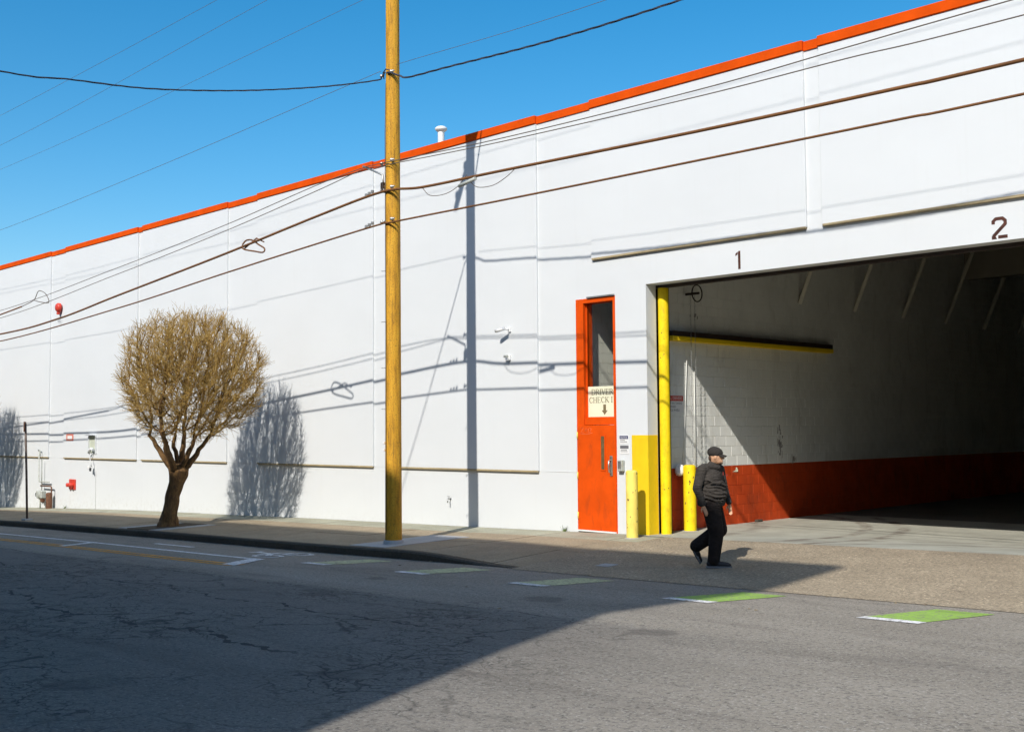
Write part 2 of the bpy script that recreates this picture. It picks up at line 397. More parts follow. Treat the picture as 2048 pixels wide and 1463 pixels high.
xs = [-600, -400, -250, -160, -120, -90, -70] + lin(-60, 10, 140) + [15, 20, 30, 40, 60, 100, 200, 400, 600]
road = grid(xs, [-600, -300, -120, -60, -40, -30, -25] + lin(-20, KY, 32), zroad).build('road', M_ASPH)
tag(road, 'cracked grey asphalt street', None, None, 'structure')
base = grid([-900, -300, -120, -60, 0, 60, 300, 900], [KY-0.2, 5, 60, 900], lambda x, y: gz(max(-400, min(400, x)))-0.55).build('ground', M_SOIL)
tag(base, 'bare ground beneath the pavement and the warehouse', None, None, 'structure')

# pavement: slabs with open joints over a bed
walk = grid(lin(-62, -13.2, 100), lin(KY+0.05, 0.06, 8), lambda x, y: zside(x, y)-0.03).build('sidewalk', M_KERB)
tag(walk, 'concrete pavement between the kerb and the white wall', None, None, 'structure')
def slab(x0, x1, y0, y1, mat, name='slab', fz=zside, parent=walk, dz=0.0, th=0.05, nx=3):
    a = lin(x0+.009, x1-.009, nx); b = lin(y0+.009, y1-.009, 2)
    g = grid(a, b, lambda x, y: fz(x, y)+dz); n = len(a); m = len(b)
    lo = [(v[0], v[1], v[2]-th) for v in g.v]; k = len(g.v); g.v += lo
    rim = [i for i in range(n)]+[j*n+n-1 for j in range(1, m)]+[(m-1)*n+i for i in range(n-2, -1, -1)]+[j*n for j in range(m-2, 0, -1)]
    for i in range(len(rim)):
        p, q = rim[i], rim[(i+1) % len(rim)]; g.f.append((p, p+k, q+k, q)); g.smooth.append(False)
    g.smooth = [False]*len(g.f)
    return g.build(name, mat, parent)
x = -62.0; SW = 1.85
while x < -13.3:
    x1 = min(x+SW, -13.2)
    slab(x, x1, -0.95, 0.05, M_SIDE2, dz=rnd.uniform(-.004, .004))
    pole_here = x < -17.0 < x1+0.3 and False
    slab(x, x1, -2.35, -0.95, M_SIDE, dz=rnd.uniform(-.004, .004))
    slab(x, x1, -3.93, -2.35, M_SIDE, dz=rnd.uniform(-.004, .004))
    x = x1
# kerb stones
x = -62.0
while x < -13.0:
    x1 = min(x+2.4, -13.0); a = lin(x+.005, x1-.005, 6)
    prof = [(KY, -9), (KY, -.03), (KY+.03, 0), (-3.94, 0), (-3.94, -9)]
    vs = []; fs = []
    for xx in a:
        for yy, dz in prof:
            t = zside(xx, KY)+0.004
            vs.append((xx, yy, t+dz if dz > -1 else zroad(xx, KY)-.25))
    m = len(prof)
    for i in range(len(a)-1):
        for k in range(m-1): fs.append((i*m+k, (i+1)*m+k, (i+1)*m+k+1, i*m+k+1))
    fs += [tuple(range(m)), tuple(reversed(range((len(a)-1)*m, len(a)*m)))]
    MB().add(vs, fs).build('kerb_stone', M_KERB, walk); x = x1
# driveway
drive = grid(lin(-13.2, 30, 90), lin(KY-0.12, -0.16, 12), lambda x, y: zside(x, y)+0.004).build('driveway', M_AGG)
tag(drive, 'rough aggregate driveway sloping up to the loading bay', None, None, 'structure')
apr = grid(lin(-14.0, 8, 60), lin(-0.15, 7.0, 20), zfloor).build('apron', M_APRON)
tag(apr, 'smooth concrete apron with curved tyre marks at the bay', None, None, 'structure')
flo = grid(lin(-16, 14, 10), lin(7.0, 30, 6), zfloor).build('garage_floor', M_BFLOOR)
tag(flo, 'dark stained floor deep inside the loading bay', None, None, 'structure')
# pale slab round the utility pole, strips round the tree pit
slab(-17.95, -16.85, -3.9, -1.72, M_NEW, 'pole_pad', dz=0.012)
TREE = (-26.6, -3.1)
slab(TREE[0]+0.55, TREE[0]+1.0, -3.92, -2.3, M_NEW, 'pit_edge', dz=0.010)
slab(TREE[0]-1.05, TREE[0]-0.6, -3.92, -2.3, M_NEW, 'pit_edge', dz=0.010)
slab(TREE[0]-0.59, TREE[0]+0.54, -3.92, -2.3, M_SOIL, 'pit_soil', dz=0.014)
slab(-12.05, -11.75, -3.45, -3.2, M_NEW, 'utility_cover', dz=0.010, parent=drive)

# ------------------------------------------------------------------ road markings (sheets just above the asphalt)
def sheet(name, quad, mat, dz=0.005, parent=road, nx=4, ny=4, fz=zroad):
    (ax, ay), (bx, by), (cx, cy), (dx, dy) = quad
    v = []; f = []
    for j in range(ny+1):
        t = j/ny
        for i in range(nx+1):
            s = i/nx
            X = (ax*(1-s)+bx*s)*(1-t)+(dx*(1-s)+cx*s)*t; Y = (ay*(1-s)+by*s)*(1-t)+(dy*(1-s)+cy*s)*t
            v.append((X, Y, fz(X, Y)+dz))
    for j in range(ny):
        for i in range(nx): k = j*(nx+1)+i; f.append((k, k+1, k+nx+2, k+nx+1))
    return MB().add(v, f).build(name, mat, parent)
def rect(name, x0, x1, y0, y1, mat, **k): return sheet(name, [(x0, y0), (x1, y0), (x1, y1), (x0, y1)], mat, **k)
rect('white_line', -70, -17.85, -5.98, -5.84, M_RDWHITE, nx=100, ny=1)
for y in (-6.78, -6.98): rect('yellow_line', -70, -17.05, y-.055, y+.055, M_RDYEL, nx=100, ny=1)
for x in (-17.95, -24.85, -31.8, -38.7):
    L = 0.32 if x > -20 else 0.25
    sheet('buffer_bar', [(x+.75, -6.95), (x+.75+L, -6.95), (x+L, -5.84), (x, -5.84)] if x < -20 else [(x+.55, -6.98), (x+.95, -6.98), (x+.1, -5.84), (x-.3, -5.84)], M_RDWHITE, dz=0.009)
for i, x in enumerate((-16.68, -14.13, -11.58, -8.82, -6.2, -3.6, -1.0)):
    sk = 0.18 if i < 3 else 0.25
    sheet('green_block', [(x+.03, -5.70), (x+.70, -5.70), (x+.70+sk, -4.55), (x+.03+sk, -4.55)], M_GREENF if i < 3 else M_GREEN)
    sheet('white_dash', [(x, -5.88), (x+.70, -5.88), (x+.72, -5.705), (x+.02, -5.705)], M_RDWHITE, dz=0.007)
# bike symbol and lane arrow
def ring(cx, cy, r, w):
    m = MB(); n = 24; v = []; f = []
    for k in range(n):
        a = 2*math.pi*k/n
        for q in (r-w, r): X, Y = cx+q*math.cos(a)*1.5, cy+q*math.sin(a); v.append((X, Y, zroad(X, Y)+.006))
    for k in range(n): k2 = (k+1) % n; f.append((2*k, 2*k+1, 2*k2+1, 2*k2))
    return m.add(v, f)
def strokes(lines, w, name):
    m = MB()
    for (a, b) in lines:
        d = Vector((b[0]-a[0], b[1]-a[1])).normalized(); q = Vector((-d.y, d.x))*w/2
        vs = [(a[0]+q.x, a[1]+q.y), (a[0]-q.x, a[1]-q.y), (b[0]-q.x, b[1]-q.y), (b[0]+q.x, b[1]+q.y)]
        m.add([(x, y, zroad(x, y)+.008) for x, y in vs], [(0, 1, 2, 3)])
    return m.build(name, M_RDWHITE, road)
ring(-18.45, -4.72, 0.26, 0.08).build('bike_wheel', M_RDWHITE, road); ring(-18.5, -5.36, 0.26, 0.08).build('bike_wheel', M_RDWHITE, road)
strokes([((-18.45, -4.72), (-18.95, -5.0)), ((-18.5, -5.36), (-18.95, -5.0)), ((-18.95, -5.0), (-19.55, -4.95)), ((-18.95, -5.3), (-18.95, -4.8)), ((-19.55, -5.1), (-19.55, -4.8))], 0.12, 'bike_frame')
rect('lane_arrow', -23.4, -21.75, -5.17, -5.03, M_RDWHITE, nx=6, ny=1)

# ------------------------------------------------------------------ warehouse
wh = thing('warehouse', 'long white tilt-up warehouse with an orange red roof edge and open loading bay', 'warehouse', (0, 0, 0))
RP = 0.052; TH = 0.36; ZG = 1.18; ZL = 5.48; ZT = 8.55; LINT = 4.84
DX0, DX1, DZ = -15.54, -14.50, 4.69
BX0, BX1 = -13.72, -4.4
wall = MB()
xsg = [-62, -50, -41.2, -34.5, -25, -18.7, DX0]
for i in range(len(xsg)-1): wall.box(xsg[i], xsg[i+1], RP, TH, gz(xsg[i])-0.6, ZT)
wall.box(DX0, DX1, RP, TH, DZ, ZT); wall.box(DX1, BX0, RP, TH, -0.6, ZT); wall.box(BX0, BX1, RP, TH, LINT, ZT); wall.box(BX1, 9, RP, TH, -0.6, ZT)
wall.build('wall', M_WALL, wh)
bev = 0.006
def panel(x0, x1, z0):
    m = MB().cbox(x0, x1, 0.0, RP-0.001+0.03, z0, ZT-0.002, bev).build('wall_panel', M_WALL, wh)
    MB().cbox(x0+.012, x1-.012, -.003, RP+.004, z0-.030, z0+.012, .004).build('ledge_shade', M_LEDGE_SHADE, wh)  # added tan strip that draws the shade line under the panel
    MB().cbox(x0-.005, x1+.005, -0.028, RP+0.28, ZT, 8.73, 0.01).build('coping', M_COPING, wh)
PAN = [(-61.9, -55.2, ZG), (-53.9, -48.4, ZG), (-48.05, -41.46, ZG), (-40.16, -34.635, ZG), (-34.30, -29.09, ZG), (-27.48, -22.235, ZG), (-21.72, -16.61, ZG), (-15.07, -10.17, ZL), (-9.87, -3.9, ZL), (-3.5, 4.0, ZL)]
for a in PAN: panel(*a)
for i in range(len(PAN)-1):
    a, b = PAN[i][1], PAN[i+1][0]
    MB().box(a+.006, b-.006, RP-0.024, RP+0.27, ZT+.001, 8.712).build('coping', M_COPING, wh)
    if PAN[i+1][2] == ZG or i == 6:      # scored line across the recessed strip
        MB().box(a+.01, (b if i != 6 else DX0)-.01, RP-.006, RP+.01, ZG-.008, ZG+.008).build('score_line', M_WALL, wh)
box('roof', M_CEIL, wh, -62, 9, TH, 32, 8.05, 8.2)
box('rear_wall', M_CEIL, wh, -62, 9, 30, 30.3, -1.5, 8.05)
box('end_wall', M_WALL, wh, -62, -61.7, TH, 30, -2.2, 8.05); box('end_wall', M_CEIL, wh, 8.7, 9, TH, 30, -0.3, 8.05)
# yellow painted corner
MB().cbox(-14.12, BX0+0.004, RP-0.004, TH-0.01, -0.1, 1.925, 0.003).build('painted_corner', M_YELD, wh)
# inner lintel steel and door track
box('lintel_steel', M_DARK, wh, -13.94, BX1, TH+.002, TH+.12, LINT-0.06, LINT+0.25)
box('door_track', M_DARK, wh, -13.93, -13.66, 0.62, 0.70, 0.0, LINT+0.2)
# peeling lines on the header soffit side, reveal joint
# side wall of painted block
SX = -13.95
side = box('side_wall', M_WALL2, wh, SX-0.25, SX-0.008, TH+.005, 30, -0.1, 8.04)
BH = 1.25/6
def blockmesh(name, L, mat):
    m = MB().cbox(-0.06, 0.0, 0.0028, L-.0028, 0.0028, BH-.0028, 0.004).mesh(name); m.materials.append(mat); return m
box('side_wall_base', M_REDBLK, wh, SX-.02, SX-.006, TH+.006, 29.9, -.09, 1.249)
bmw, bmr = blockmesh('block_white', .4, M_WALL2), blockmesh('block_red', .4, M_REDBLK)
hmw, hmr = blockmesh('half_white', .2, M_WALL2), blockmesh('half_red', .2, M_REDBLK)
nb = 0; rest_w = MB(); rest_r = MB()
for r in range(37):
    y = TH+.01 + (0.0 if r % 2 else -0.2)
    while y < 20:
        z = r*BH; first = y < TH
        yy, L = (TH+.01, .2) if first else (y, .4)
        if z < 4.75 and yy < 5.45 and nb < 298:
            o = obj('block', (hmr if r < 6 else hmw) if first else (bmr if r < 6 else bmw), None, side)
            o.location = (SX+rnd.uniform(-.0015, .0015), yy, z); nb += 1
        else:
            (rest_r if r < 6 else rest_w).cbox(SX-.06, SX, yy+.0028, yy+L-.0028, z+.0028, z+BH-.0028, .004) if yy < 14 else (rest_r if r < 6 else rest_w).box(SX-.06, SX, yy+.004, yy+L-.004, z+.004, z+BH-.004)
        y += .4
tag(rest_w.build('far_white_blocks', M_WALL2, side), kind='stuff'); tag(rest_r.build('far_red_blocks', M_REDBLK, side), kind='stuff')
# knee braces and roof joists inside
for k in range(9):
    y = 5.98+2.55*k
    if y > 29: break
    d = Vector((0.75, 0, 1.75)).normalized(); p0 = Vector((SX+.02, y, 4.9)); p1 = p0+d*3.35
    MB().tube([p0, p1], 0.055, 4, smooth=False).build('knee_brace', M_BEAM, wh)
    box('roof_joist', M_CEIL, wh, SX, 8.6, y-.07, y+.07, 7.55, 8.04)
box('cross_girder', M_CEIL, wh, SX+.01, 8.6, 15.0, 15.35, 6.26, 7.54)
# lobby behind the glazed door
lob = MB()
lob.box(-15.62, -15.49, TH+.002, 4.2, -.1, 6.0)
lob.box(-15.49, -14.205, 4.07, 4.2, -.1, 6.0); lob.box(-15.49, -14.205, TH+.002, 4.07, 5.9, 6.0); lob.box(-15.49, -14.205, TH+.002, 4.07, -.1, 0.0)
lob.build('lobby', M_WHITEP, wh)
lb = MB()
for r in range(20):
    for k in range(9):
        y = TH+.01+k*.4+(0.2 if r % 2 else 0)
        lb.box(-15.51, -15.482, y+.004, min(y+.396, 4.06), r*.21+.9, r*.21+1.102)
tag(lb.build('lobby_blocks', M_WHITEP, wh), kind='stuff')

# glazed entrance door
dr = obj('entrance_door', MB().box(DX0, DX0+.20, RP-.012, TH-.04, 0, DZ-.001).box(DX1-.055, DX1, RP-.012, TH-.04, 0, DZ-.001).box(DX0+.20, DX1-.055, RP-.012, TH-.04, DZ-.09, DZ-.001).box(DX0+.20, DX1-.055, RP+.012, TH-.04, 2.135, 2.265).mesh('door_frame'), M_DOOR, wh)
dr['label'] = 'orange red door frame with a tall glazed transom'
MB().cbox(DX0+.028, DX1-.02, RP+.004-.03, RP+.034-.03, 0.03, 2.125, .004).build('door_leaf', M_DOOR, dr)
MB().box(DX0+.205, DX1-.06, RP+.10, RP+.108, 2.27, DZ-.095).build('transom_pane', M_GLASS, dr)
MB().box(DX0+.2, DX0+.225, RP+.07, RP+.098, 2.266, DZ-.091).box(DX0+.225, DX1-.055, RP+.07, RP+.098, 2.266, 2.29).build('glazing_bead', M_DOOR, dr)
vx = -14.83
MB().box(vx-.075, vx+.06, RP-.038, RP-.0262, 1.22, 1.935).build('vision_frame', M_DOOR, dr)
MB().box(vx-.045, vx+.035, RP-.042, RP-.038, 1.25, 1.905).build('vision_pane', paint('dusty dark pane', (0.16, 0.11, 0.05), 0.25, 0.15, 5, 0), dr)
MB().cbox(-14.655, -14.585, RP-.05, RP-.0265, 1.12, 1.52, .01).build('handle_plate', M_STEEL, dr)
MB().tube([(-14.62, RP-.05, 1.44), (-14.62, RP-.11, 1.42), (-14.62, RP-.12, 1.30), (-14.62, RP-.10, 1.20), (-14.62, RP-.05, 1.18)], .014, 8).build('pull_handle', M_STEEL, dr)
for z in (0.25, 1.05, 1.86): MB().tube([(DX0+.028, RP-.035, z), (DX0+.028, RP-.035, z+.13)], .014, 8).build('hinge', M_YELL, dr)
MB().box(DX0+.02, DX1-.02, RP-.05, TH-.05, 0.0, 0.028).build('threshold', M_WHITEP, dr)
MB().box(DX0+.32, DX1+.0, RP-.045, RP-.013, DZ+.002, DZ+.03).build('drip_cap', M_GALV, dr)
# scratched graffiti scrawl on the leaf
scr = MB(); gx, gz0 = DX0+.10, 1.98
for pts in ([(0,.08),(.09,.10),(.02,0),(.11,.0)], [(.12,.02),(.16,.09),(.2,.06),(.14,.04),(.19,.0)], [(.22,.08),(.22,0),(.28,.02),(.30,.08),(.23,.09)], [(.0,-.02),(.15,-.035),(.33,-.01)]):
    scr.tube([(gx+a, RP-.0275, gz0+b) for a, b in pts], .0035, 4)
scr.build('scratched_scrawl', paint('scratched paint', (0.80, 0.22, 0.08), 0.6, 0.05, 5, 0), dr)

# stencilled bay numbers
def stencil(polys, name, label):
    m = MB()
    for q in polys: m.prism_xz(q, RP-.003, RP+.0)
    o = m.build(name, M_NUM, wh); o['label'] = label; return o
h = .33; x0, z0 = -11.66, 4.905
stencil([[(x0+.065, z0), (x0+.115, z0), (x0+.115, z0+h), (x0+.075, z0+h), (x0+.065, z0+h-.03)], [(x0+.01, z0+h-.085), (x0+.058, z0+h-.06), (x0+.058, z0+h-.01), (x0+.01, z0+h-.045)]], 'bay_number', 'dark stencilled numeral 1 above the bay')
def strip(pts, w):
    out = []
    for a, b in zip(pts[:-1], pts[1:]):
        d = Vector((b[0]-a[0], b[1]-a[1])); l = d.length; d /= l; q = Vector((-d.y, d.x))*w/2; e = d*w*.18
        P = [(a[0]-e.x+q.x, a[1]-e.y+q.y), (a[0]-e.x-q.x, a[1]-e.y-q.y), (b[0]+e.x-q.x, b[1]+e.y-q.y), (b[0]+e.x+q.x, b[1]+e.y+q.y)]
        out.append(P)
    return out
x0, z0 = -7.03, 4.875
m2 = MB()
for k, P in enumerate(strip([(.025, .235), (.025, .27), (.065, .305), (.165, .305), (.205, .265), (.205, .215), (.03, .05)], .05)):
    m2.prism_xz([(x0+a, z0+b) for a, b in P], RP-.003-.0004*k, RP)
m2.prism_xz([(x0, z0), (x0+.075, z0), (x0+.05, z0+.05), (x0, z0+.05)], RP-.006, RP); m2.prism_xz([(x0+.095, z0), (x0+.235, z0), (x0+.235, z0+.05), (x0+.095, z0+.05)], RP-.003, RP)
o = m2.build('bay_number', M_NUM, wh); o['label'] = 'dark stencilled numeral 2 above the bay'

# wall niche west of the tree
nic = MB().box(-38.0, -37.5, -.006, .0, 1.36, 1.96).build('niche', paint('pale green niche paint', (0.55, 0.58, 0.46), 0.7, 0.06, 5, 0.1), wh)
MB().box(-38.04, -38.0, -.05, 0, 1.34, 1.98).box(-37.5, -37.46, -.05, 0, 1.34, 1.98).box(-38.0, -37.5, -.16, 0, 1.96, 1.985).build('niche_frame', M_WALL, wh)
# control joint and small stains
MB().box(-37.62, -37.61, RP-.003, RP+.02, gz(-37.6), 0.75).build('control_joint', M_KERB, wh)
# roof vent
vt = thing('roof_vent', 'white capped vent pipe on the roof behind the coping', 'vent pipe', (-21.36, 1.5, 8.2))
MB().lathe([(.085, 0), (.085, 1.38)], 20).build('pipe', M_WHITEP, vt)
MB().lathe([(.0, 1.37), (.10, 1.37), (.155, 1.42), (.155, 1.46), (.10, 1.50), (.0, 1.51)], 20).build('rain_cap', M_WHITEP, vt)

# ------------------------------------------------------------------ building across the street (out of frame, its shadow covers the street)
ob = thing('corner_building', 'tall stucco corner building across the street with wide flat eaves', 'building', (0, 0, 0))
OX, OY, EV, OH = -2.82, -21.21, 1.50, 16.05
box('wall', M_FARB, ob, -75, OX, -45, OY, -3.0, OH-.3)
MB().cbox(-76, OX+EV, -46, OY+EV, OH-.3, OH, .03).build('roof', M_FARB, ob)
eb = thing('east_sky_blocker', 'added unseen stucco block across the street that cuts the sky light', 'building', (0, 0, 0))  # unseen block added to cut sky light on the street
box('wall', M_FARB, eb, 15, 75, -62, -25, -1, 15.5); box('roof', M_FARB, eb, 14.6, 75.4, -62.4, -24.6, 15.5, 15.9)
for k in range(10): MB().box(16.5+5*k, 19.5+5*k, -25.02, -24.97, 2.5, 5.0).build('window', M_FARG, eb)
for fl in range(4):
    for k in range(14):
        xx = OX-3.0-5*k
        w = MB().box(xx-1.6, xx, OY-.02, OY+.03, 1.6+3.6*fl, 3.5+3.6*fl).build('window', M_FARG, ob)

# ------------------------------------------------------------------ bollards, guard pipe and bay furniture
def bollard(label, x, y, h, r, mat, name='bollard'):
    t = thing(name, label, 'bollard', (x, y, zfloor(x, y) if y > -.1 else zside(x, y)), 0, 'yellow bollards at the bay corner')
    MB().lathe([(r*1.0, -.1), (r, h-.05), (r*.93, h-.02), (r*.72, h-.004), (0, h)], 28).build('post', mat, t)
    MB().lathe([(r*1.35, -.05), (r*1.3, .006), (r*.9, .012)], 28).build('footing', M_APRON, t)
    ch = MB()
    for i in range(16):
        a = rnd.uniform(-2.9, .2); z = rnd.uniform(.2, h*.97); rr = r+.0015
        s = rnd.uniform(.008, .022)
        ch.add([(rr*math.cos(a+da), rr*math.sin(a+da), z+dz) for da, dz in ((-s*5, -s), (s*4, -s*.6), (s*5, s), (-s*2, s*1.3))], [(0, 1, 2, 3)])
    ch.build('paint_chip', M_RUST, t)
    return t
bollard('pale yellow bollard in front of the painted wall corner by the door', -13.70, -.48, 1.27, .112, M_YELL)
bollard('bright yellow bollard inside the bay behind the walking man', -13.66, 1.28, 1.31, .125, M_YEL)
gp = thing('guard_pipe', 'tall yellow guard pipe at the left jamb of the bay', 'guard pipe', (-13.61, .45, zfloor(-13.6, .44)))
MB().lathe([(.102, -.1), (.102, 4.765)], 28).build('pipe', M_YEL, gp)
ch = MB()
for i in range(16):
    a = rnd.uniform(-2.3, -.2); z = rnd.choice([rnd.uniform(.3, 1.5), rnd.uniform(3.4, 3.9)]); s = rnd.uniform(.006, .02)
    ch.add([(0.1035*math.cos(a+da), 0.1035*math.sin(a+da), z+dz) for da, dz in ((-s*6, -s*.5), (s*4, -s*.4), (s*6, s*.5), (-s*2, s*.7))], [(0, 1, 2, 3)])
ch.build('paint_chip', M_RUST, gp)
gb = thing('guard_beam', 'long yellow guard beam fixed along the bay side wall', 'guard beam', (SX, 0, 0))
MB().cbox(.0, .19, .95, 7.2, 3.80, 3.895, .012).build('beam', M_YELD, gb)
MB().cbox(.0, .175, .96, 7.19, 3.897, 4.0, .006).build('dark_top_strip', M_DARK, gb)  # upper half of the beam in a dark tone
def chain(label, x, y, z0, z1):
    t = thing('hoist_chain', label, 'chain', (x, y, z0), 0, 'hoist chains at the bay side wall')
    n = int((z1-z0)/.055); m = MB()
    for k in range(n):
        z = k*.055; a = (k % 2)*math.pi/2
        m.tube([(.010*math.cos(a), .010*math.sin(a), z-.012), (.010*math.cos(a), .010*math.sin(a), z+.04), (-.010*math.cos(a), -.010*math.sin(a), z+.04), (-.010*math.cos(a), -.010*math.sin(a), z-.012), (.010*math.cos(a), .010*math.sin(a), z-.012)], .003, 4, caps=False)
    m.build('links', M_GALV, t); return t
chain('galvanised hoist chain hanging nearer the guard pipe', SX+.28, 1.42, 1.0, 4.75)
chain('galvanised hoist chain hanging farther from the guard pipe', SX+.28, 1.56, 1.0, 4.75)
hw = thing('chain_hoist', 'dark chain wheel under the bay lintel', 'chain wheel', (SX+.30, 1.62, 4.78))
MB().tube([(0, .17*math.cos(a), .17*math.sin(a)) for a in [2*math.pi*k/24 for k in range(25)]], .014, 6, caps=False).build('rim', M_DARK, hw)
MB().tube([(-.28, 0, 0), (.05, 0, 0)], .025, 8).build('axle', M_DARK, hw)
cd = thing('wall_conduit', 'thin painted conduit running down the lit block wall', 'conduit', (SX, 0, 0))
MB().tube([(.02, 1.62, 3.5), (.02, 1.55, 2.6), (.02, 1.50, 1.9), (.02, 1.42, 1.35)], .008, 6).build('run', M_WALL2, cd)
MB().tube([(.02, 1.86, 1.3), (.02, 1.86, 3.3)], .009, 6).build('run', M_WALL2, cd)
wc = thing('wheel_guard', 'low white rounded concrete guard at the foot of the side wall', 'wheel guard', (SX+.17, 2.32, 0.014))
MB().lathe([(.20, -.05), (.205, .06), (.17, .11), (.08, .135), (0, .14)], 24).build('dome', M_WHITEP, wc)
fg = thing('white_fender', 'white rounded plastic fender on the wall behind the inner bollard', 'fender', (SX, 1.22, 1.22))
MB().lathe([(.0, .0), (.07, .01), (.10, .06), (.10, .16), (.06, .22), (0, .24)], 20, c=(.10, 0, -.12)).build('body', M_WHITEP, fg)
db = thing('debris', 'small grey scrap lying at the foot of the red wall', 'scrap', (SX+.06, 4.05, .012))
MB().cbox(-.03, .05, -.11, .11, 0, .05, .012).build('lump', M_KERB, db)
ap = thing('torn_patch', 'torn pale paper stuck at the top of the red wall band', 'paper scrap', (SX, 3.35, 1.17))
MB().add([(.004, -.16, -.05), (.006, -.03, -.055), (.015, .03, -.05), (.010, .02, .02), (.004, -.02, .05), (.008, -.06, -.02)], [(0, 1, 5), (1, 2, 3, 5), (5, 3, 4)]).build('paper', M_PAPER, ap)

sc = MB(); rs = random.Random(11)
for y, z, hgt, n_ in ((5.05, 1.75, .6, 22), (5.6, 1.36, .16, 7), (1.9, 4.35, .08, 5)):
    for k in range(n_):
        yy, zz = y+rs.gauss(0, .05), z+rs.uniform(-.5, .5)*hgt; a, b = rs.uniform(.006, .03), rs.uniform(.02, .10)
        X = SX+.0022+.0002*k; sc.add([(X, yy-a, zz-b), (X, yy+a*.6, zz-b*.8), (X, yy+a, zz+b*.7), (X, yy-a*.4, zz+b)], [(0, 1, 2, 3)])
sc.build('scuff_marks', paint('black rubber scuffs', (.34, .31, .28), .8, .2, 20, 0), side)['kind'] = 'stuff'
# text helpers ------------------------------------------------------
def text_mesh(txt, size, align='LEFT'):
    cu = bpy.data.curves.new('t', 'FONT'); cu.body = txt; cu.size = size; cu.align_x = align; cu.extrude = 0.0
    cu.resolution_u = 2; o = bpy.data.objects.new('t', cu); C.objects.link(o)
    dg = bpy.context.evaluated_depsgraph_get(); me = bpy.data.meshes.new_from_object(o.evaluated_get(dg))
    bpy.data.objects.remove(o); bpy.data.curves.remove(cu); return me
def put_text(name, txt, size, mat, parent, loc, rot, sx=1.0, align='LEFT'):
    o = obj(name, text_mesh(txt, size, align), mat, parent, loc); o.rotation_euler = rot; o.scale = (sx, 1, 1); return o

# door paper sign, serif capitals from thick and thin strokes
GL = {
 'D': [[(.12,0,.12,1,.15)], [(.12,.97,.45,.97,.06), (.45,.97,.70,.86,.08), (.70,.86,.80,.62,.12), (.80,.62,.80,.38,.15), (.80,.38,.70,.14,.12), (.70,.14,.45,.03,.08), (.45,.03,.12,.03,.06)], [(0,.97,.2,.97,.05), (0,.03,.2,.03,.05)]],
 'R': [[(.14,0,.14,1,.15)], [(.14,.97,.45,.97,.06), (.45,.97,.66,.87,.1), (.66,.87,.68,.68,.14), (.68,.68,.5,.54,.08), (.5,.54,.14,.52,.05), (.42,.52,.82,.03,.14)], [(0,.97,.2,.97,.05), (0,.03,.28,.03,.05), (.74,.03,.92,.03,.05)]],
 'I': [[(.16,0,.16,1,.15)], [(0,.97,.32,.97,.05), (0,.03,.32,.03,.05)]],
 'V': [[(.08,1,.42,0,.15), (.42,0,.74,1,.06)], [(-.04,.97,.24,.97,.05), (.6,.97,.86,.97,.05)]],
 'E': [[(.14,0,.14,1,.15)], [(.14,.97,.66,.97,.06), (.14,.52,.5,.52,.05), (.14,.03,.7,.03,.06), (.66,.97,.66,.78,.05), (.7,.03,.72,.24,.05), (.5,.62,.5,.42,.05), (0,.97,.2,.97,.05), (0,.03,.2,.03,.05)]],
 'C': [[(.76,.70,.72,.98,.05), (.74,.84,.56,.97,.07), (.56,.97,.32,.97,.08), (.32,.97,.13,.78,.12), (.13,.78,.08,.5,.15), (.08,.5,.13,.22,.15), (.13,.22,.32,.03,.12), (.32,.03,.56,.03,.08), (.56,.03,.78,.2,.07)]],
 'H': [[(.14,0,.14,1,.15), (.72,0,.72,1,.15)], [(.14,.52,.72,.52,.05), (0,.97,.28,.97,.05), (0,.03,.28,.03,.05), (.58,.97,.86,.97,.05), (.58,.03,.86,.03,.05)]],
 'K': [[(.14,0,.14,1,.15)], [(.16,.42,.68,.97,.06), (.34,.58,.78,.03,.15), (0,.97,.28,.97,.05), (0,.03,.28,.03,.05), (.54,.97,.82,.97,.05), (.64,.03,.92,.03,.05)]],
}
ADV = {'D': .95, 'R': .98, 'I': .42, 'V': .9, 'E': .86, 'C': .92, 'H': .98, 'K': .96, ' ': .4}
def serif(m, txt, x, z, h, y, xmax):
    lay = 0
    for chh in txt:
        for grp in GL.get(chh, []):
            for (a, b, c, d, w) in grp:
                p = Vector((x+a*h, z+b*h)); q = Vector((x+c*h, z+d*h)); dd = (q-p)
                if dd.length < 1e-6: continue
                dd.normalize(); e = dd*w*h*.12; nrm = Vector((-dd.y, dd.x))*w*h/2
                P = [p-e+nrm, p-e-nrm, q+e-nrm, q+e+nrm]
                P = [(min(v.x, xmax), v.y) for v in P]
                if max(v[0] for v in P)-min(v[0] for v in P) < 1e-4: continue
                lay += 1; m.add([(v[0], y-.00004*lay, v[1]) for v in P], [(0, 1, 2, 3)])
        x += ADV[chh]*h
ds = thing('driver_sign', 'cream paper sign reading DRIVER CHECK I with a down arrow in the door glass', 'sign', (0, 0, 0))
SY = RP+.09
MB().box(DX0+.226, DX1-.056, SY, SY+.003, 2.292, 2.905).build('board', M_PAPER, ds)
lt = MB(); xm = DX1-.057
serif(lt, 'DRIVER', DX0+.318, 2.735, .115, SY-.002, xm); serif(lt, 'CHECK I', DX0+.255, 2.575, .115, SY-.002, xm)
lt.build('lettering', M_INK, ds)
ax, az = -14.88, 2.33
MB().prism_xz([(ax-.035, az+.09), (ax-.075, az+.09), (ax, az), (ax+.075, az+.09), (ax+.035, az+.09), (ax+.035, az+.21), (ax-.035, az+.21)][::-1][::-1], SY-.0025, SY-.0005).build('arrow', M_INK, ds)
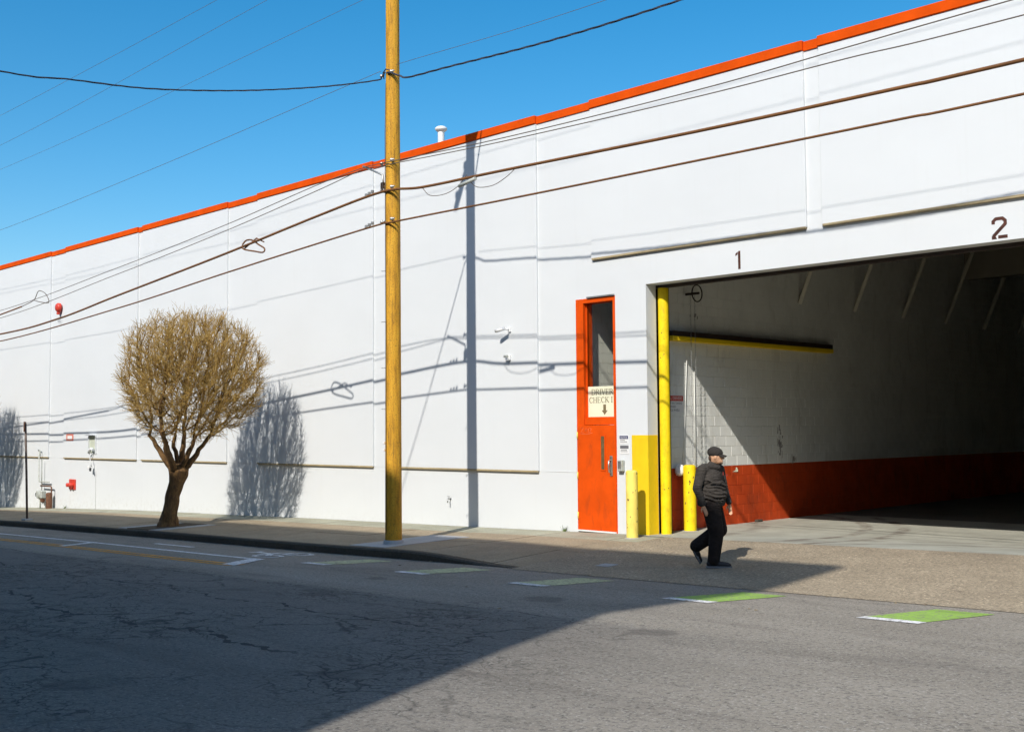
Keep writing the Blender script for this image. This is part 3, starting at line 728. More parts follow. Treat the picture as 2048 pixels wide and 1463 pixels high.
# notices by the door
def notice(label, x0, x1, z0, z1, head, hm, lines, name='notice_sign'):
    t = thing(name, label, 'notice', (0, 0, 0)); w = x1-x0
    MB().box(x0, x1, RP-.006, RP-.001, z0, z1).build('plate', M_WHITEP, t)
    MB().box(x0+.008, x1-.008, RP-.0075, RP-.0061, z1-.075, z1-.01).build('header', hm, t)
    if head: put_text('lettering', head, .05, M_WHITEP, t, (x0+w/2, RP-.0085, z1-.06), (R(90), 0, 0), .9, 'CENTER')
    zz = z1-.105; i = 0
    while zz > z0+.02 and i < lines:
        L = w*rnd.uniform(.5, .8); MB().box(x0+.02, x0+.02+L, RP-.0075, RP-.0061, zz, zz+.012).build('text_line', M_INKG, t); zz -= .03; i += 1
    return t
notice('white notice with navy NOTICE header right of the orange door', -14.43, -14.20, 1.76, 1.925, 'NOTICE', M_BLUE, 2)
notice('small grey printed notice below the navy headed one', -14.42, -14.19, 1.56, 1.735, '', M_INKG, 4)
kp = thing('keypad', 'grey steel keypad box on the wall beside the orange door', 'keypad', (-14.36, RP, 1.22))
MB().cbox(-.06, .06, -.09, 0, 0, .22, .01).build('case', M_GREYG, kp); MB().box(-.045, .03, -.0935, -.0905, .05, .2).build('face', M_GALV, kp)
# sign on the bay side wall
ws = thing('driver_rules_sign', 'white sign with red ALL DRIVERS header on the block wall', 'sign', (SX, 0, 0))
MB().box(.001, .006, 0.93, 1.50, 2.36, 2.72).build('plate', M_WHITEP, ws); MB().box(.0065, .008, 0.945, 1.485, 2.60, 2.705).build('header', M_REDEQ, ws)
put_text('lettering', 'ALL DRIVERS', .088, M_WHITEP, ws, (.009, 1.215, 2.625), (R(90), 0, R(90)), .95, 'CENTER')
for i, tx in enumerate(('MUST SHUT ENGINE', 'SET BRAKES', 'CHOCK WHEELS')): put_text('lettering', tx, .062, M_INKG, ws, (.0075, .96, 2.535-.07*i), (R(90), 0, R(90)), .86)

# security cameras and other wall fixtures
def seccam(label, x, z, dome):
    t = thing('security_camera', label, 'camera', (x, 0, z)); t.scale = (.78, .78, .78)
    if dome:
        MB().cbox(-.05, .05, -.06, 0, -.07, .07, .008).build('bracket', M_WHITEP, t)
        MB().cbox(-.10, .01, -.16, -.06, .0, .07, .01).build('housing', M_GREYG, t); MB().cbox(-.05, .03, -.14, -.06, -.09, -.01, .01).build('lens_block', M_WHITEP, t)
    else:
        MB().cbox(-.04, .05, -.05, 0, -.06, .08, .008).build('bracket', M_WHITEP, t)
        MB().tube([(0, -.04, .02), (0, -.20, .0)], .02, 8).build('arm', M_WHITEP, t)
        MB().tube([(.02, -.22, .03), (-.24, -.30, -.03)], .05, 12).build('housing', M_WHITEP, t)
        MB().tube([(-.24, -.30, -.03), (-.262, -.307, -.035)], .042, 12).build('lens', M_BLACK, t)
    return t
seccam('white bullet security camera on the wall left of the orange door', -17.42, 4.20, False)
seccam('small boxy security camera below the bullet camera', -17.43, 3.60, True)
hb = thing('hose_bib', 'small weathered hose tap low on the white wall', 'tap', (-19.42, RP, .50))
MB().tube([(0, 0, 0), (0, -.09, 0), (0.02, -.12, -.03), (.02, -.12, -.09)], .014, 8).build('spout', M_GALV, hb); MB().tube([(-.04, -.07, .05), (.04, -.07, .05)], .009, 6).build('handle', M_GALV, hb); MB().tube([(0,-.07,.0),(0,-.07,.05)], .007, 6).build('stem', M_GALV, hb)
fb = thing('fire_bell', 'red fire alarm bell high on the white wall', 'bell', (-40.62, 0, 6.58))
MB().lathe([(0, -.14), (.12, -.13), (.165, -.08), (.17, -.03), (.17, 0)], 20, axis='y').build('gong', M_REDEQ, fb); MB().cbox(-.05, .05, -.1, 0, -.25, -.16, .01).build('striker_box', M_REDEQ, fb)
put_text('lettering', 'FDC', .16, M_INKG, fb, (-.17, -.003, -.52), (R(90), 0, 0), .95)
fs_ = thing('fire_sign', 'faded red and white fire sign on the wall left of the tree', 'sign', (-39.6, 0, 1.78))
MB().box(-.29, .29, -.008, -.001, 0, .24).build('plate', M_SIGNR, fs_); MB().box(-.19, .19, -.011, -.0085, .06, .18).build('white_panel', M_WHITEP, fs_)
vb = thing('fire_connection', 'red hose connection plate low on the wall', 'hydrant inlet', (-39.42, RP, .07))
MB().cbox(-.25, .25, -.04, 0, 0, .36, .01).build('plate', M_REDEQ, vb)
for dx in (-.12, .10): MB().lathe([(.07, 0), (.07, -.14), (.05, -.15), (0, -.15)], 16, c=(dx, -.04, .16), axis='y').build('cap', M_REDEQ, vb)
cw = thing('hanging_camera', 'white conduit and drooping camera below the wall niche', 'camera', (-37.70, 0, .85))
MB().tube([(.05, -.05, .52), (-.06, -.09, .42), (-.05, -.10, .30), (.03, -.10, .22), (.04, -.10, .08)], .016, 6).build('conduit', M_WALL, cw)
MB().tube([(-.13, -.10, .52), (-.05, -.12, .62), (.08, -.12, .66), (.2, -.10, .62)], .05, 8).build('elbow', M_WALL, cw)
MB().cbox(-.08, .03, -.18, -.05, -.02, .09, .01).build('housing', M_WHITEP, cw); MB().tube([(.02, -.12, .0), (.09, -.15, -.08)], .035, 8).build('lens', M_BLACK, cw)
gm = thing('gas_meter', 'grey gas meter with bent riser pipes against the white wall', 'gas meter', (-41.55, 0, gz(-41.5)))
P_ = .02
MB().tube([(-.55, -.03, 2.02), (-.55, -.09, 2.10), (-.40, -.09, 2.10), (-.38, -.09, 1.9)], .022, 8).build('vent_bend', M_GREYG, gm)
MB().tube([(-.55, -.06, 2.05), (-.55, -.06, .98), (-.52, -.06, .95), (.38, -.06, .95)], .024, 8).build('riser', M_GREYG, gm)
MB().tube([(-.25, -.07, 1.75), (-.25, -.07, .6)], .018, 8).build('down_pipe', M_GREYG, gm)
MB().tube([(-.28, -.1, .80), (.62, -.1, .80), (.68, -.1, .76), (.68, -.1, .3)], .026, 8).build('inlet_pipe', M_RUST, gm)
MB().lathe([(0, -.12), (.08, -.11), (.13, -.08), (.145, -.02), (.145, .06), (.12, .1), (0, .12)], 20, c=(.05, -.22, .50), axis='y').build('meter_drum', M_GREYG, gm)
MB().cbox(-.20, .28, -.30, -.12, .36, .64, .03).build('meter_body', M_GREYG, gm)
MB().lathe([(.09, 0), (.12, .03), (.12, .08), (.09, .11)], 14, c=(-.32, -.24, .48), axis='y').build('regulator', M_GREYG, gm)
MB().tube([(-.12, -.2, .38), (-.05, -.2, .22), (-.05, -.2, -.05)], .035, 8).build('foot_pipe', M_GREYG, gm)
MB().cbox(.10, .26, -.28, -.14, .22, .36, .03).build('sump', M_RUST, gm)
tank = thing('rusty_cylinder', 'short rusty steel guard post beside the gas meter', 'guard post', (-40.92, -.16, gz(-40.9)))
MB().lathe([(.11, -.05), (.11, .52), (.08, .56), (0, .57)], 16).build('post', M_RUST, tank)
# street sign post seen edge on
sp = thing('sign_post', 'thin rusty sign post at the kerb with its sign edge on', 'sign post', (-34.0, -3.68, zside(-34.0, -3.68)))
MB().tube([(0, 0, -.1), (-.06, -.02, 1.4), (-.14, -.04, 2.86)], .034, 8).build('post', M_POST, sp)
g = MB().cbox(-.17, .17, -.012, .012, 2.60, 2.90, .004).build('sign_plate', M_RUST, sp); g.location = (-.16, -.05, 0); g.rotation_euler = (0, 0, R(-30))
MB().cbox(-.14, .14, -.12, .12, -.01, .05, .01).build('base', M_NEW, sp)

# ------------------------------------------------------------------ utility pole and cables
PX, PY = -17.32, -3.30; PZ = zside(PX, PY)
up_ = thing('utility_pole', 'golden wooden utility pole on a pale concrete pad', 'utility pole', (PX, PY, PZ))
prof = [(.163, -.3)] + [(.163-.0028*z+.003*noise.noise((z*.7, 0, 1)), z) for z in lin(0, 12.9, 40)] + [(0, 12.93)]
MB().lathe(prof, 28).build('shaft', M_POLE, up_)
MB().lathe([(.20, -.05), (.195, .07), (.165, .08)], 24).build('collar', M_NEW, up_)
MB().cbox(-.06, .06, -1.25, 1.25, 11.28, 11.41, .01).build('crossarm', M_POLE, up_)
for s in (-1, 1): MB().tube([(.13, s*.75, 11.3), (.13, s*.05, 10.75)], .018, 6).build('arm_brace', M_GALV, up_)
for y in (-1.15, -.45, .45, 1.15): MB().lathe([(.02, 0), (.02, .1), (.05, .11), (.05, .15), (.035, .17), (.05, .19), (.04, .22), (0, .23)], 12, c=(0, y, 11.41)).build('insulator', M_INSUL, up_)
def bolt(z, dx=-.17, dy=-.17):
    MB().lathe([(.035, 0), (.035, .03), (.018, .035), (.018, .09), (0, .09)], 8, c=(dx, dy, z), axis='x').build('bolt', M_GALV, up_)
for z in (9.18, 7.43, 6.90, 6.27): bolt(z, -.2, -.13); bolt(z+.02, .12, -.14)
MB().tube([(-.13, -.12, 6.93), (-.16, -.13, 7.2), (-.75, -.16, 7.47)], .02, 6).build('standoff_arm', M_GALV, up_)
MB().cbox(-.20, -.12, -.16, -.06, 6.85, 7.05, .01).build('strap', M_DARK, up_)
MB().tube([(-.02, -.168, 0.2), (-.02, -.166, 4.0), (-.05, -.155, 8.0), (-.03, -.15, 9.0)], .007, 5).build('ground_wire', M_WIRE, up_)
MB().tube([(-.15, -.10, 9.12), (-.10, -.16, 9.22), (.02, -.19, 9.26), (.12, -.15, 9.22), (.16, -.10, 9.14)], .012, 6).build('jumper', M_WIREB, up_)
for z in (1.78, 1.92): MB().cbox(-.16, -.10, -.15, -.09, z, z+.05, .005).build('staple_tag', M_WHITEP, up_)
for z in (2.6, 3.4, 4.3, 5.3): MB().tube([(-.13, -.09, z), (-.20, -.13, z)], .008, 6).build('step_bolt', M_GALV, up_)

def cat(pts, n=40):
    """smooth curve through points (Catmull-Rom)"""
    P = [Vector(p) for p in pts]; P = [2*P[0]-P[1]]+P+[2*P[-1]-P[-2]]; out = []
    seg = max(2, n//(len(P)-3))
    for i in range(1, len(P)-2):
        for k in range(seg):
            t = k/seg; a, b, c, d = P[i-1:i+3]
            out.append(.5*((2*b)+(c-a)*t+(2*a-5*b+4*c-d)*t*t+(3*b-a-3*c+d)*t**3))
    out.append(P[-2]); return out
def cable(name, label, pts, r, mat, n=60, group='overhead cables on the utility pole', cat_='cable'):
    o = MB().tube(cat(pts, n), r, 6).build(name, mat); return tag(o, label, cat_, group)
WY = PY-.17
def wy(l): return [(x, WY, z) for x, z in l]
cable('telephone_cable', 'thick brown cable bundle, uppermost of the two heavy cables', wy([(-62, 5.6), (-50, 5.2), (-37.2, 5.19), (-32.6, 5.35), (-28.8, 5.69), (-23.4, 6.17), (-19.7, 6.54), (-17.45, 6.72), (-16.2, 6.62), (-14.0, 6.57), (-9.9, 6.46), (-6.75, 6.41), (-5.15, 6.40), (5, 6.42), (20, 6.9)]), .026, M_CABLE, 140)
cable('telephone_cable', 'heavy brown cable, lowest of all on the pole', wy([(-62, 5.2), (-50, 4.9), (-37.2, 4.96), (-28.8, 5.35), (-23.4, 5.72), (-19.7, 5.96), (-17.45, 6.09), (-17.0, 6.08), (-13.0, 6.04), (-9.9, 6.02), (-6.75, 6.00), (-5.15, 5.99), (5, 6.05), (20, 6.5)]), .018, M_CABLE, 140)
cable('secondary_wire', 'thin wire touching the orange coping, upper of the close pair', wy([(-62, 6.2), (-50, 5.8), (-37.3, 5.93), (-28.9, 6.43), (-23.45, 6.84), (-19.7, 7.20), (-18.05, 7.30), (-17.45, 7.29), (-14.2, 7.15), (-9.9, 7.08), (-7.45, 7.12), (-5.2, 7.16), (5, 7.3), (20, 7.9)]), .0085, M_WIRE, 140)
cable('secondary_wire', 'thin wire just under its twin above the heavy cables', wy([(-62, 5.9), (-50, 5.55), (-37.3, 5.69), (-28.9, 6.26), (-23.45, 6.70), (-19.7, 7.08), (-18.05, 7.27), (-17.45, 7.24), (-14.2, 7.09), (-9.9, 6.98), (-7.45, 6.97), (-5.1, 6.94), (5, 7.0), (20, 7.6)]), .0085, M_WIRE, 140)
def twisted(name, label, pts, r, n, pitch):
    c = cat(pts, n); m = MB()
    for ph in (0, 2*math.pi/3, 4*math.pi/3):
        L = 0; q = []
        for i, p in enumerate(c):
            if i: L += (p-c[i-1]).length
            t = (c[min(i+1, len(c)-1)]-c[max(i-1, 0)]).normalized(); u = t.cross(Vector((0, 0, 1))).normalized(); w = t.cross(u)
            a = 2*math.pi*L/pitch+ph; q.append(p+(u*math.cos(a)+w*math.sin(a))*r)
        m.tube(q, r*.85, 5)
    return tag(m.build(name, M_WIREB), label, 'cable', 'overhead cables on the utility pole')
twisted('service_drop', 'twisted service wire sagging left from the pole across the sky', [(-17.34, -3.47, 9.08), (-17.42, -3.50, 9.0), (-17.47, -3.62, 8.91), (-17.6, -4.83, 8.56), (-17.77, -6.45, 8.19), (-17.94, -8.1, 7.92), (-18.09, -9.43, 7.83), (-18.2, -10.5, 7.76), (-18.6, -14.0, 7.9), (-19.2, -20.7, 8.8)], .0085, 180, .9)
twisted('service_drop', 'twisted service wire rising to the right of the pole', [(-17.30, -3.46, 9.06), (-17.18, -3.45, 9.04), (-16.95, -3.42, 8.93), (-16.7, -3.4, 8.85), (-15.55, -3.4, 8.78), (-13.0, -3.4, 8.62), (-10.3, -3.4, 8.56), (-5, -3.4, 8.6), (10, -3.4, 9.6)], .011, 220, 1.1)
for (y, zl, zm, zr, lab) in ((PY-1.15, 11.55, 11.63, 12.0, 'faint high wire crossing the upper left sky, outermost'), (PY-.45, 11.1, 11.60, 11.9, 'faint high wire second from the upper left corner'), (PY+1.15, 11.30, 11.60, 11.9, 'faint high wire meeting the pole top above the frame')):
    cable('power_line', lab, [(-60, y, zl+.3), (-37, y, zl), (PX, y, zm), (8, y, zr)], .0042, M_WIRE, 60, 'high power lines')
cable('neutral_wire', 'faint thin wire slanting from the left edge up to the pole', wy([(-62, 9.0), (-50, 8.55), (-37.3, 8.53), (-27.2, 8.77), (-17.48, 9.13)]), .005, M_WIRE, 60, 'high power lines')
cable('neutral_wire', 'faint thin wire leaving the pole to the upper right', wy([(-17.0, 9.15), (-11.7, 8.94), (-3, 8.95), (10, 9.4)]), .0042, M_WIRE, 50, 'high power lines')
# slack loops and hardware
sl = thing('cable_loop', 'brown figure-eight cable storage loop on the thick cable', 'cable loop', (-22.1, WY, 6.24))
MB().tube([(a, b, c) for a, b, c in cat([(-.46, 0, .06), (-.36, .04, .15), (-.1, .03, .12), (.22, .02, -.03), (.46, .0, -.14), (.42, -.02, -.22), (.1, -.03, -.16), (-.35, -.03, -.06), (-.47, 0, .04)], 48)], .018, 6).build('loop', M_CABLE, sl)
MB().tube([(-.42, .02, -.04), (.1, .02, .14), (.40, .02, .02)], .016, 6).build('loop', M_CABLE, sl)
s2 = thing('wire_loop', 'small loose wire loop hanging on the thin pair at far left', 'wire loop', (-34.0, WY, 6.05))
MB().tube(cat([(-1.2, 0, -.12), (-.3, 0, .0), (.05, 0, .24), (.55, 0, .12), (.80, 0, -.16), (.2, 0, -.10), (-.3, 0, 0)], 40), .012, 5).build('loop', M_WIRE, s2)
MB().tube([(-12, 0, -.75), (-6, 0, -.45), (-1.2, 0, -.12)], .022, 6).build('lead', M_CABLE, s2)
for i, (x, z, lab) in enumerate(((-15.6, 6.50, 'drip loop left of the splice under the thick cable'), (-14.3, 6.48, 'drip loop right of the splice under the thick cable'))):
    t = thing('drip_loop', lab, 'wire loop', (x, WY, z))
    MB().tube(cat([(-.62, 0, .1), (-.40, 0, -.07), (.0, 0, -.11), (.35, 0, -.03), (.62, 0, .15)] if i == 0 else [(-.62, 0, .05), (-.40, 0, -.10), (.0, 0, -.13), (.35, 0, -.03), (.58, 0, .09)], 24), .007, 5).build('wire', M_WIRE, t)
sb = thing('splice_case', 'small grey splice fitting under the thick cable', 'splice case', (-14.95, WY-.02, 6.52))
MB().tube([(-.22, 0, -.05), (.22, 0, .02)], .035, 8).build('case', M_GREYG, sb)
for x in (-16.7, -16.05, -14.1, -13.9, -18.15, -18.05, -17.95): pass
for (z0, zz) in ((6.72, .07), (6.09, .06)):
    t = thing('cable_clamp', 'galvanised clamp row on the cable at the pole, %s' % ('upper' if z0 > 6.5 else 'lower'), 'clamp', (-17.95, WY, z0-.05))
    for k in range(3): MB().cbox(-.02+.1*k, .02+.1*k, -.03, .03, .03+.02*k, .09+.02*k, .006).build('jaw', M_GALV, t)

# ------------------------------------------------------------------ pollarded trees
def grow_tree(seed):
    rg = np.random.RandomState(seed)
    # local frame: z up from the pavement; lean towards +x
    fork = np.array([.23, .12, 1.33]); cc = np.array([.62, .28, 3.74]); rad = np.array([1.82, 1.82, 1.68])
    def inside(p, s=1.0):
        q = np.atleast_2d((p-cc)/rad); nq = q/(np.linalg.norm(q, axis=1, keepdims=True)+1e-9)
        k = np.array([1+.11*noise.noise(Vector(v)*2.1+Vector((seed, 0, 0)))+.07*noise.noise(Vector(v)*5.5) for v in nq])
        res = (np.abs(q)**2.15).sum(-1)**(1/2.15) <= k*s
        return res if np.ndim(p) > 1 else bool(res[0])
    pts = rg.uniform(-1.1, 1.1, (9000, 3))*rad+cc; pts = pts[inside(pts)]
    # fewer attractors in the lowest middle
    keep = ~((pts[:, 2] < 2.75) & (rg.rand(len(pts)) < .55)); att = pts[keep][:4200]
    nodes = []; par = []
    def addn(p, q): nodes.append(np.array(p, float)); par.append(q); return len(nodes)-1
    root = addn(fork, -1)
    for k in range(8):                        # main limbs
        a = 2*math.pi*k/8+rg.uniform(-.3, .3); out = rg.uniform(.55, 1.05) if k % 2 else rg.uniform(.25, .6)
        end = fork+np.array([math.cos(a)*out+.14, math.sin(a)*out+.05, rg.uniform(.75, 1.2)])
        prev = root; n = 9
        for i in range(1, n+1):
            t = i/n; p = fork+(end-fork)*t; p[2] = fork[2]+(end[2]-fork[2])*(t**1.25); p[:2] += rg.normal(0, .018, 2)
            prev = addn(p, prev)
    D = .105; infl = .75; kill = .20
    N = np.array(nodes)
    d = np.linalg.norm(att[:, None]-N[None], axis=2); near = d.argmin(1); nd = d.min(1)
    for it in range(70):
        act = nd < infl
        if not act.any(): infl *= 1.4; continue
        acc = {}
        for ai in np.nonzero(act)[0]:
            j = near[ai]; v = att[ai]-nodes[j]; v = v/(np.linalg.norm(v)+1e-9)
            acc.setdefault(j, np.zeros(3)); acc[j] += v
        newi = []
        for j, v in acc.items():
            v = v/(np.linalg.norm(v)+1e-9); v = v+np.array([0, 0, .18])+rg.normal(0, .22, 3); v /= np.linalg.norm(v)
            newi.append(addn(nodes[j]+v*D, j))
        NN = np.array([nodes[i] for i in newi])
        d = np.linalg.norm(att[:, None]-NN[None], axis=2); m = d.min(1); am = d.argmin(1)
        upd = m < nd; nd[upd] = m[upd]; near[upd] = np.array(newi)[am[upd]]
        alive = nd > kill
        att = att[alive]; nd = nd[alive]; near = near[alive]
        if len(att) < 30: break
    n = len(nodes); ch = [[] for _ in range(n)]
    for i, q in enumerate(par):
        if q >= 0: ch[q].append(i)
    e = 2.35; r = np.zeros(n)
    for i in range(n-1, -1, -1):
        r[i] = .0075 if not ch[i] else (sum(r[c]**e for c in ch[i]))**(1/e)
    sc = .105/max(r[c] for c in ch[root])
    r = .0075+(r-.0075)*min(1.0, sc) if sc < 1 else r
    for i in range(1, 73):
        t = ((i-1) % 9)/8; r[i] = max(r[i], (.098 if ((i-1)//9) % 2 else .072)*(1-t)+.045*t)
    r[root] = .14
    limbs = MB(); twigs = MB(); brs = MB()
    # chains
    stack = [(root, c) for c in ch[root]]
    while stack:
        a, b = stack.pop(); line = [a, b]
        while ch[line[-1]]:
            k = sorted(ch[line[-1]], key=lambda q: -r[q]); stack += [(line[-1], q) for q in k[1:]]; line.append(k[0])
        P = [nodes[i] for i in line]; RR = [min(r[i], r[line[1]]) for i in line]
        for q in range(1, len(RR)): RR[q] = min(RR[q], RR[q-1])
        (limbs if RR[0] > .03 else brs).tube(P, RR, 7 if RR[0] > .03 else 4, caps=False)
    # fine shoots
    cen = cc-np.array([0, 0, .9])
    for i in range(9, n):
        if r[i] > .03: continue
        p = nodes[i]; depth = np.linalg.norm((p-cc)/rad)
        for s in range(rg.choice([4, 6, 7, 8])):
            v = (p-cen); v /= np.linalg.norm(v)+1e-9; v = v*.75+rg.normal(0, .62, 3)+np.array([0, 0, .38]); v /= np.linalg.norm(v)
            L = rg.uniform(.18, .50)*(1.25 if p[2] > cc[2]+.9 else 1.0); q = [p]; 
            for k in range(3):
                v = v+rg.normal(0, .17, 3)+np.array([0, 0, .06]); v /= np.linalg.norm(v); q.append(q[-1]+v*L/3)
            if not inside(np.array(q[-1]), rg.uniform(1.0, 1.15)): continue
            tk = rg.choice([.8, 1.0, 1.0, 1.5]); twigs.tube(q, [.0050*tk, .0043*tk, .0036*tk, .0025*tk], 3, caps=False)
    tr = MB(); f = fork
    tp = [(a, b, c*.9) for a, b, c in ((0, 0, -.15), (.0, .0, .0), (.02, .01, .12), (.06, .03, .45), (.12, .065, .85), (.19, .1, 1.2), (.24, .13, 1.45), (.27, .145, 1.62), (.29, .15, 1.75))]
    tr.tube(cat(tp, 32), None or [0]*0, 16) if False else None
    ct = cat(tp, 64); m = len(ct)
    def trr(z): return float(np.interp(z, [-.15, 0, .11, .4, .76, 1.08, 1.28, 1.44, 1.58], [.33, .275, .225, .190, .178, .186, .225, .245, .15]))
    tr.tube(ct, [trr(p.z)*(1+.05*noise.noise((p.z*5, 3, 0))) for p in ct], 30)
    v = tr.v; tr.v = [tuple(Vector(q)*1.0+Vector((noise.noise(Vector(q)*4), noise.noise(Vector(q)*4+Vector((9, 0, 0))), 0))*.04+Vector((q[0]-q[2]*.17, q[1]-q[2]*.09, 0))*(.22*noise.noise((q[0]*11, q[1]*11, q[2]*2.2)))) for q in v]
    return tr.mesh('trunk'), limbs.mesh('limbs'), brs.mesh('branches'), twigs.mesh('twigs')
tr_me, li_me, br_me, tw_me = grow_tree(3)
def place_tree(label, x, y, rz, s=1.0):
    t = thing('street_tree', label, 'tree', (x, y, zside(x, y)+.01), rz, 'pollarded street trees'); t.scale = (s, s, s)
    for nm, me, mt in (('trunk', tr_me, M_BARK), ('limbs', li_me, M_BARK), ('branches', br_me, M_BRANCH), ('crown', tw_me, M_TWIG)):
        o = bpy.data.objects.new(nm, me); C.objects.link(o); o.parent = t
        if not me.materials: me.materials.append(mt)
    return t
place_tree('bare round pollarded tree with golden twigs on the pavement', TREE[0], TREE[1], 0.0)
place_tree('second bare round tree farther down the street past the sign post', -45.1, -3.1, 0.5)
# weeds at the wall foot
for i, (x, lab) in enumerate(((-15.85, 'small green weed at the wall foot beside the door'), (-39.9, 'small weed at the wall foot below the fire plate'))):
    m = MB()
    for k in range(14):
        a = rnd.uniform(0, 6.28); L = rnd.uniform(.06, .15); b = Vector((math.cos(a)*.04, math.sin(a)*.02, 0)); tip = b+Vector((math.cos(a)*L*.7, math.sin(a)*L*.4, L))
        q = Vector((-math.sin(a), math.cos(a), 0))*.008; m.add([b-q, b+q, tip], [(0, 1, 2)])
    tag(m.build('weed', M_WEED, None, (x, -.03, zside(x, -.03))), lab, 'weed')

# ------------------------------------------------------------------ walking man
MAN = (-10.2, -2.86, zside(-10.2, -2.86)+.006)
man = thing('person', 'man in a black cap and dark hooded sweatshirt walking past the bay', 'person', MAN, -YAW)
def remeshed(name, prims, voxel, mat, parent, smooth_it=4):
    m = MB()
    for p in prims:
        if p[0] == 'cap':
            _, a, b, r0, r1 = p; a = Vector(a); b = Vector(b); d = (b-a).normalized(); pts = []; rr = []
            for k in range(5): t = math.pi/2*k/4; pts.append(a-d*r0*math.cos(t)); rr.append(max(1e-3, r0*math.sin(t)))
            for k in range(5): t = math.pi/2*k/4; pts.append(b+d*r1*math.sin(t)); rr.append(max(1e-3, r1*math.cos(t)))
            m.tube(pts, rr, 14)
        else:
            _, c, rad, rot = p; bm = bmesh.new(); bmesh.ops.create_uvsphere(bm, u_segments=20, v_segments=14, radius=1)
            Mx = Matrix.Translation(c) @ Matrix.Rotation(rot[2], 4, 'Z') @ Matrix.Rotation(rot[1], 4, 'Y') @ Matrix.Rotation(rot[0], 4, 'X') @ Matrix.Diagonal((*rad, 1))
            bm.transform(Mx); bm.verts.index_update(); m.add([v.co[:] for v in bm.verts], [[v.index for v in f.verts] for f in bm.faces]); bm.free()
    me = m.mesh(name); o = bpy.data.objects.new('tmp', me); C.objects.link(o)
    md = o.modifiers.new('r', 'REMESH'); md.mode = 'VOXEL'; md.voxel_size = voxel; md.use_smooth_shade = True
    sm = o.modifiers.new('s', 'SMOOTH'); sm.iterations = smooth_it; sm.factor = .5
    dg = bpy.context.evaluated_depsgraph_get(); nm = bpy.data.meshes.new_from_object(o.evaluated_get(dg)); nm.name = name
    bpy.data.objects.remove(o)
    nm.polygons.foreach_set('use_smooth', [True]*len(nm.polygons))
    return obj(name, nm, mat, parent)
def fabric(name, c, l, sc=9, b=.8):
    n = NT(name); p = n.pos(world=False); a = n.noise(p, 5, 5, .6); n.col(n.ramp(a.outputs[0], [(.3, c), (.7, l)])); n.rough(.9)
    w = n.noise(n.pos((1, 1, 2.6), world=False), sc, 3, .5, 1.2); n.bump(w.outputs[0], b, .03); n.b.inputs['Specular IOR Level'].default_value = .15; return n.m
M_HOOD = fabric('charcoal sweatshirt', (.036, .031, .027), (.070, .060, .051), 9, 1.0); M_TROU = fabric('black trousers', (.013, .010, .009), (.030, .024, .021), 8)
M_SKIN = paint('skin', (.60, .33, .19), .55, .08, 12, .05); M_CAPM = fabric('black cap', (.03, .026, .023), (.05, .044, .038), 14, .3); M_SHOE = paint('black shoe', (.015, .015, .017), .5, .1, 9, .1)
M_SOLE = paint('grey sole', (.16, .17, .18), .7, .1, 9, .1); M_LOGO = paint('red print', (.55, .06, .04), .7, .1, 9, 0); M_HAIR = paint('dark stubble', (.10, .055, .032), .9, .2, 30, .3)
# joints: x = to the picture's right, y = away from the camera, z up
HR, HL = (-.03, -.09, .94), (.03, .10, .95)
KR, KL = (.05, -.10, .51), (.14, .12, .55)
AR, AL = (.00, -.10, .10), (-.24, .13, .27)
SR, SL = (-.165, -.15, 1.46), (.155, .15, 1.46)
ER, EL = (-.245, -.19, 1.19), (.225, .17, 1.17)
WR, WL = (-.165, -.21, .945), (.29, .10, .945)
HD = (.075, -.02, 1.665)
hd = Vector((.80, -.42, -.28)).normalized()           # where the face points
def hand(w, d, side):
    w = Vector(w); d = Vector(d).normalized(); q = d.orthogonal().normalized() if False else Vector((d.z, 0, -d.x)).normalized(); n_ = d.cross(q)
    pr = [('cap', w-d*.02, w+d*.03, .024, .026)]
    palm = w+d*.06
    for k in (-.5, .5): pr.append(('cap', w+d*.025+q*.018*k*2*.6, w+d*.095+q*.022*k*2*.75, .016, .015))
    for k, L in zip((-1.4, -.45, .45, 1.35), (.052, .066, .072, .062)):
        b = w+d*.10+q*.0155*k; m1 = b+d*L*.6; t = m1+(d*.75+n_*side*.65)*L*.55
        pr += [('cap', b, m1, .0092, .0085), ('cap', m1, t, .0085, .007)]
    b = w+d*.035+q*.028; m1 = b+(d*.7+q*.55)*.045; pr += [('cap', b, m1, .0115, .010), ('cap', m1, m1+(d*.95+n_*side*.2)*.032, .010, .008)]
    return pr
body = [('cap', (-.02, 0, 1.0), (.0, 0, 1.36), .10, .10), ('cap', HR, KR, .07, .05), ('cap', KR, AR, .05, .035), ('cap', HL, KL, .07, .05), ('cap', KL, AL, .05, .035),
        ('cap', SR, ER, .045, .038), ('cap', ER, WR, .036, .026), ('cap', SL, EL, .045, .038), ('cap', EL, WL, .036, .026), ('cap', (-.0, 0, 1.40), (.01, 0, 1.48), .09, .06),
        ('cap', (.02, 0, 1.46), (.055, -.01, 1.60), .06, .058),
        ('ell', HD, (.105, .085, .12), (0, .22, -.45)), ('ell', (HD[0]+.035, HD[1]-.02, HD[2]-.055), (.062, .056, .062), (0, .2, -.45)),
        ('cap', (HD[0]+.088, HD[1]-.043, HD[2]+.008), (HD[0]+.110, HD[1]-.056, HD[2]-.028), .010, .0155),
        ('ell', (HD[0]+.085, HD[1]-.045, HD[2]-.068), (.02, .026, .012), (0, .2, -.45)), ('ell', (HD[0]+.07, HD[1]-.04, HD[2]-.1), (.026, .028, .02), (0, .2, -.45)),
        ('ell', (HD[0]-.022, HD[1]-.082, HD[2]-.012), (.020, .010, .032), (0, .2, -.3)), ('ell', (HD[0]+.03, HD[1]+.078, HD[2]-.012), (.020, .010, .032), (0, .2, -.3))]
body += hand(WR, (.28, -.10, -.75), 1) + hand(WL, (.10, -.05, -.9), -1)
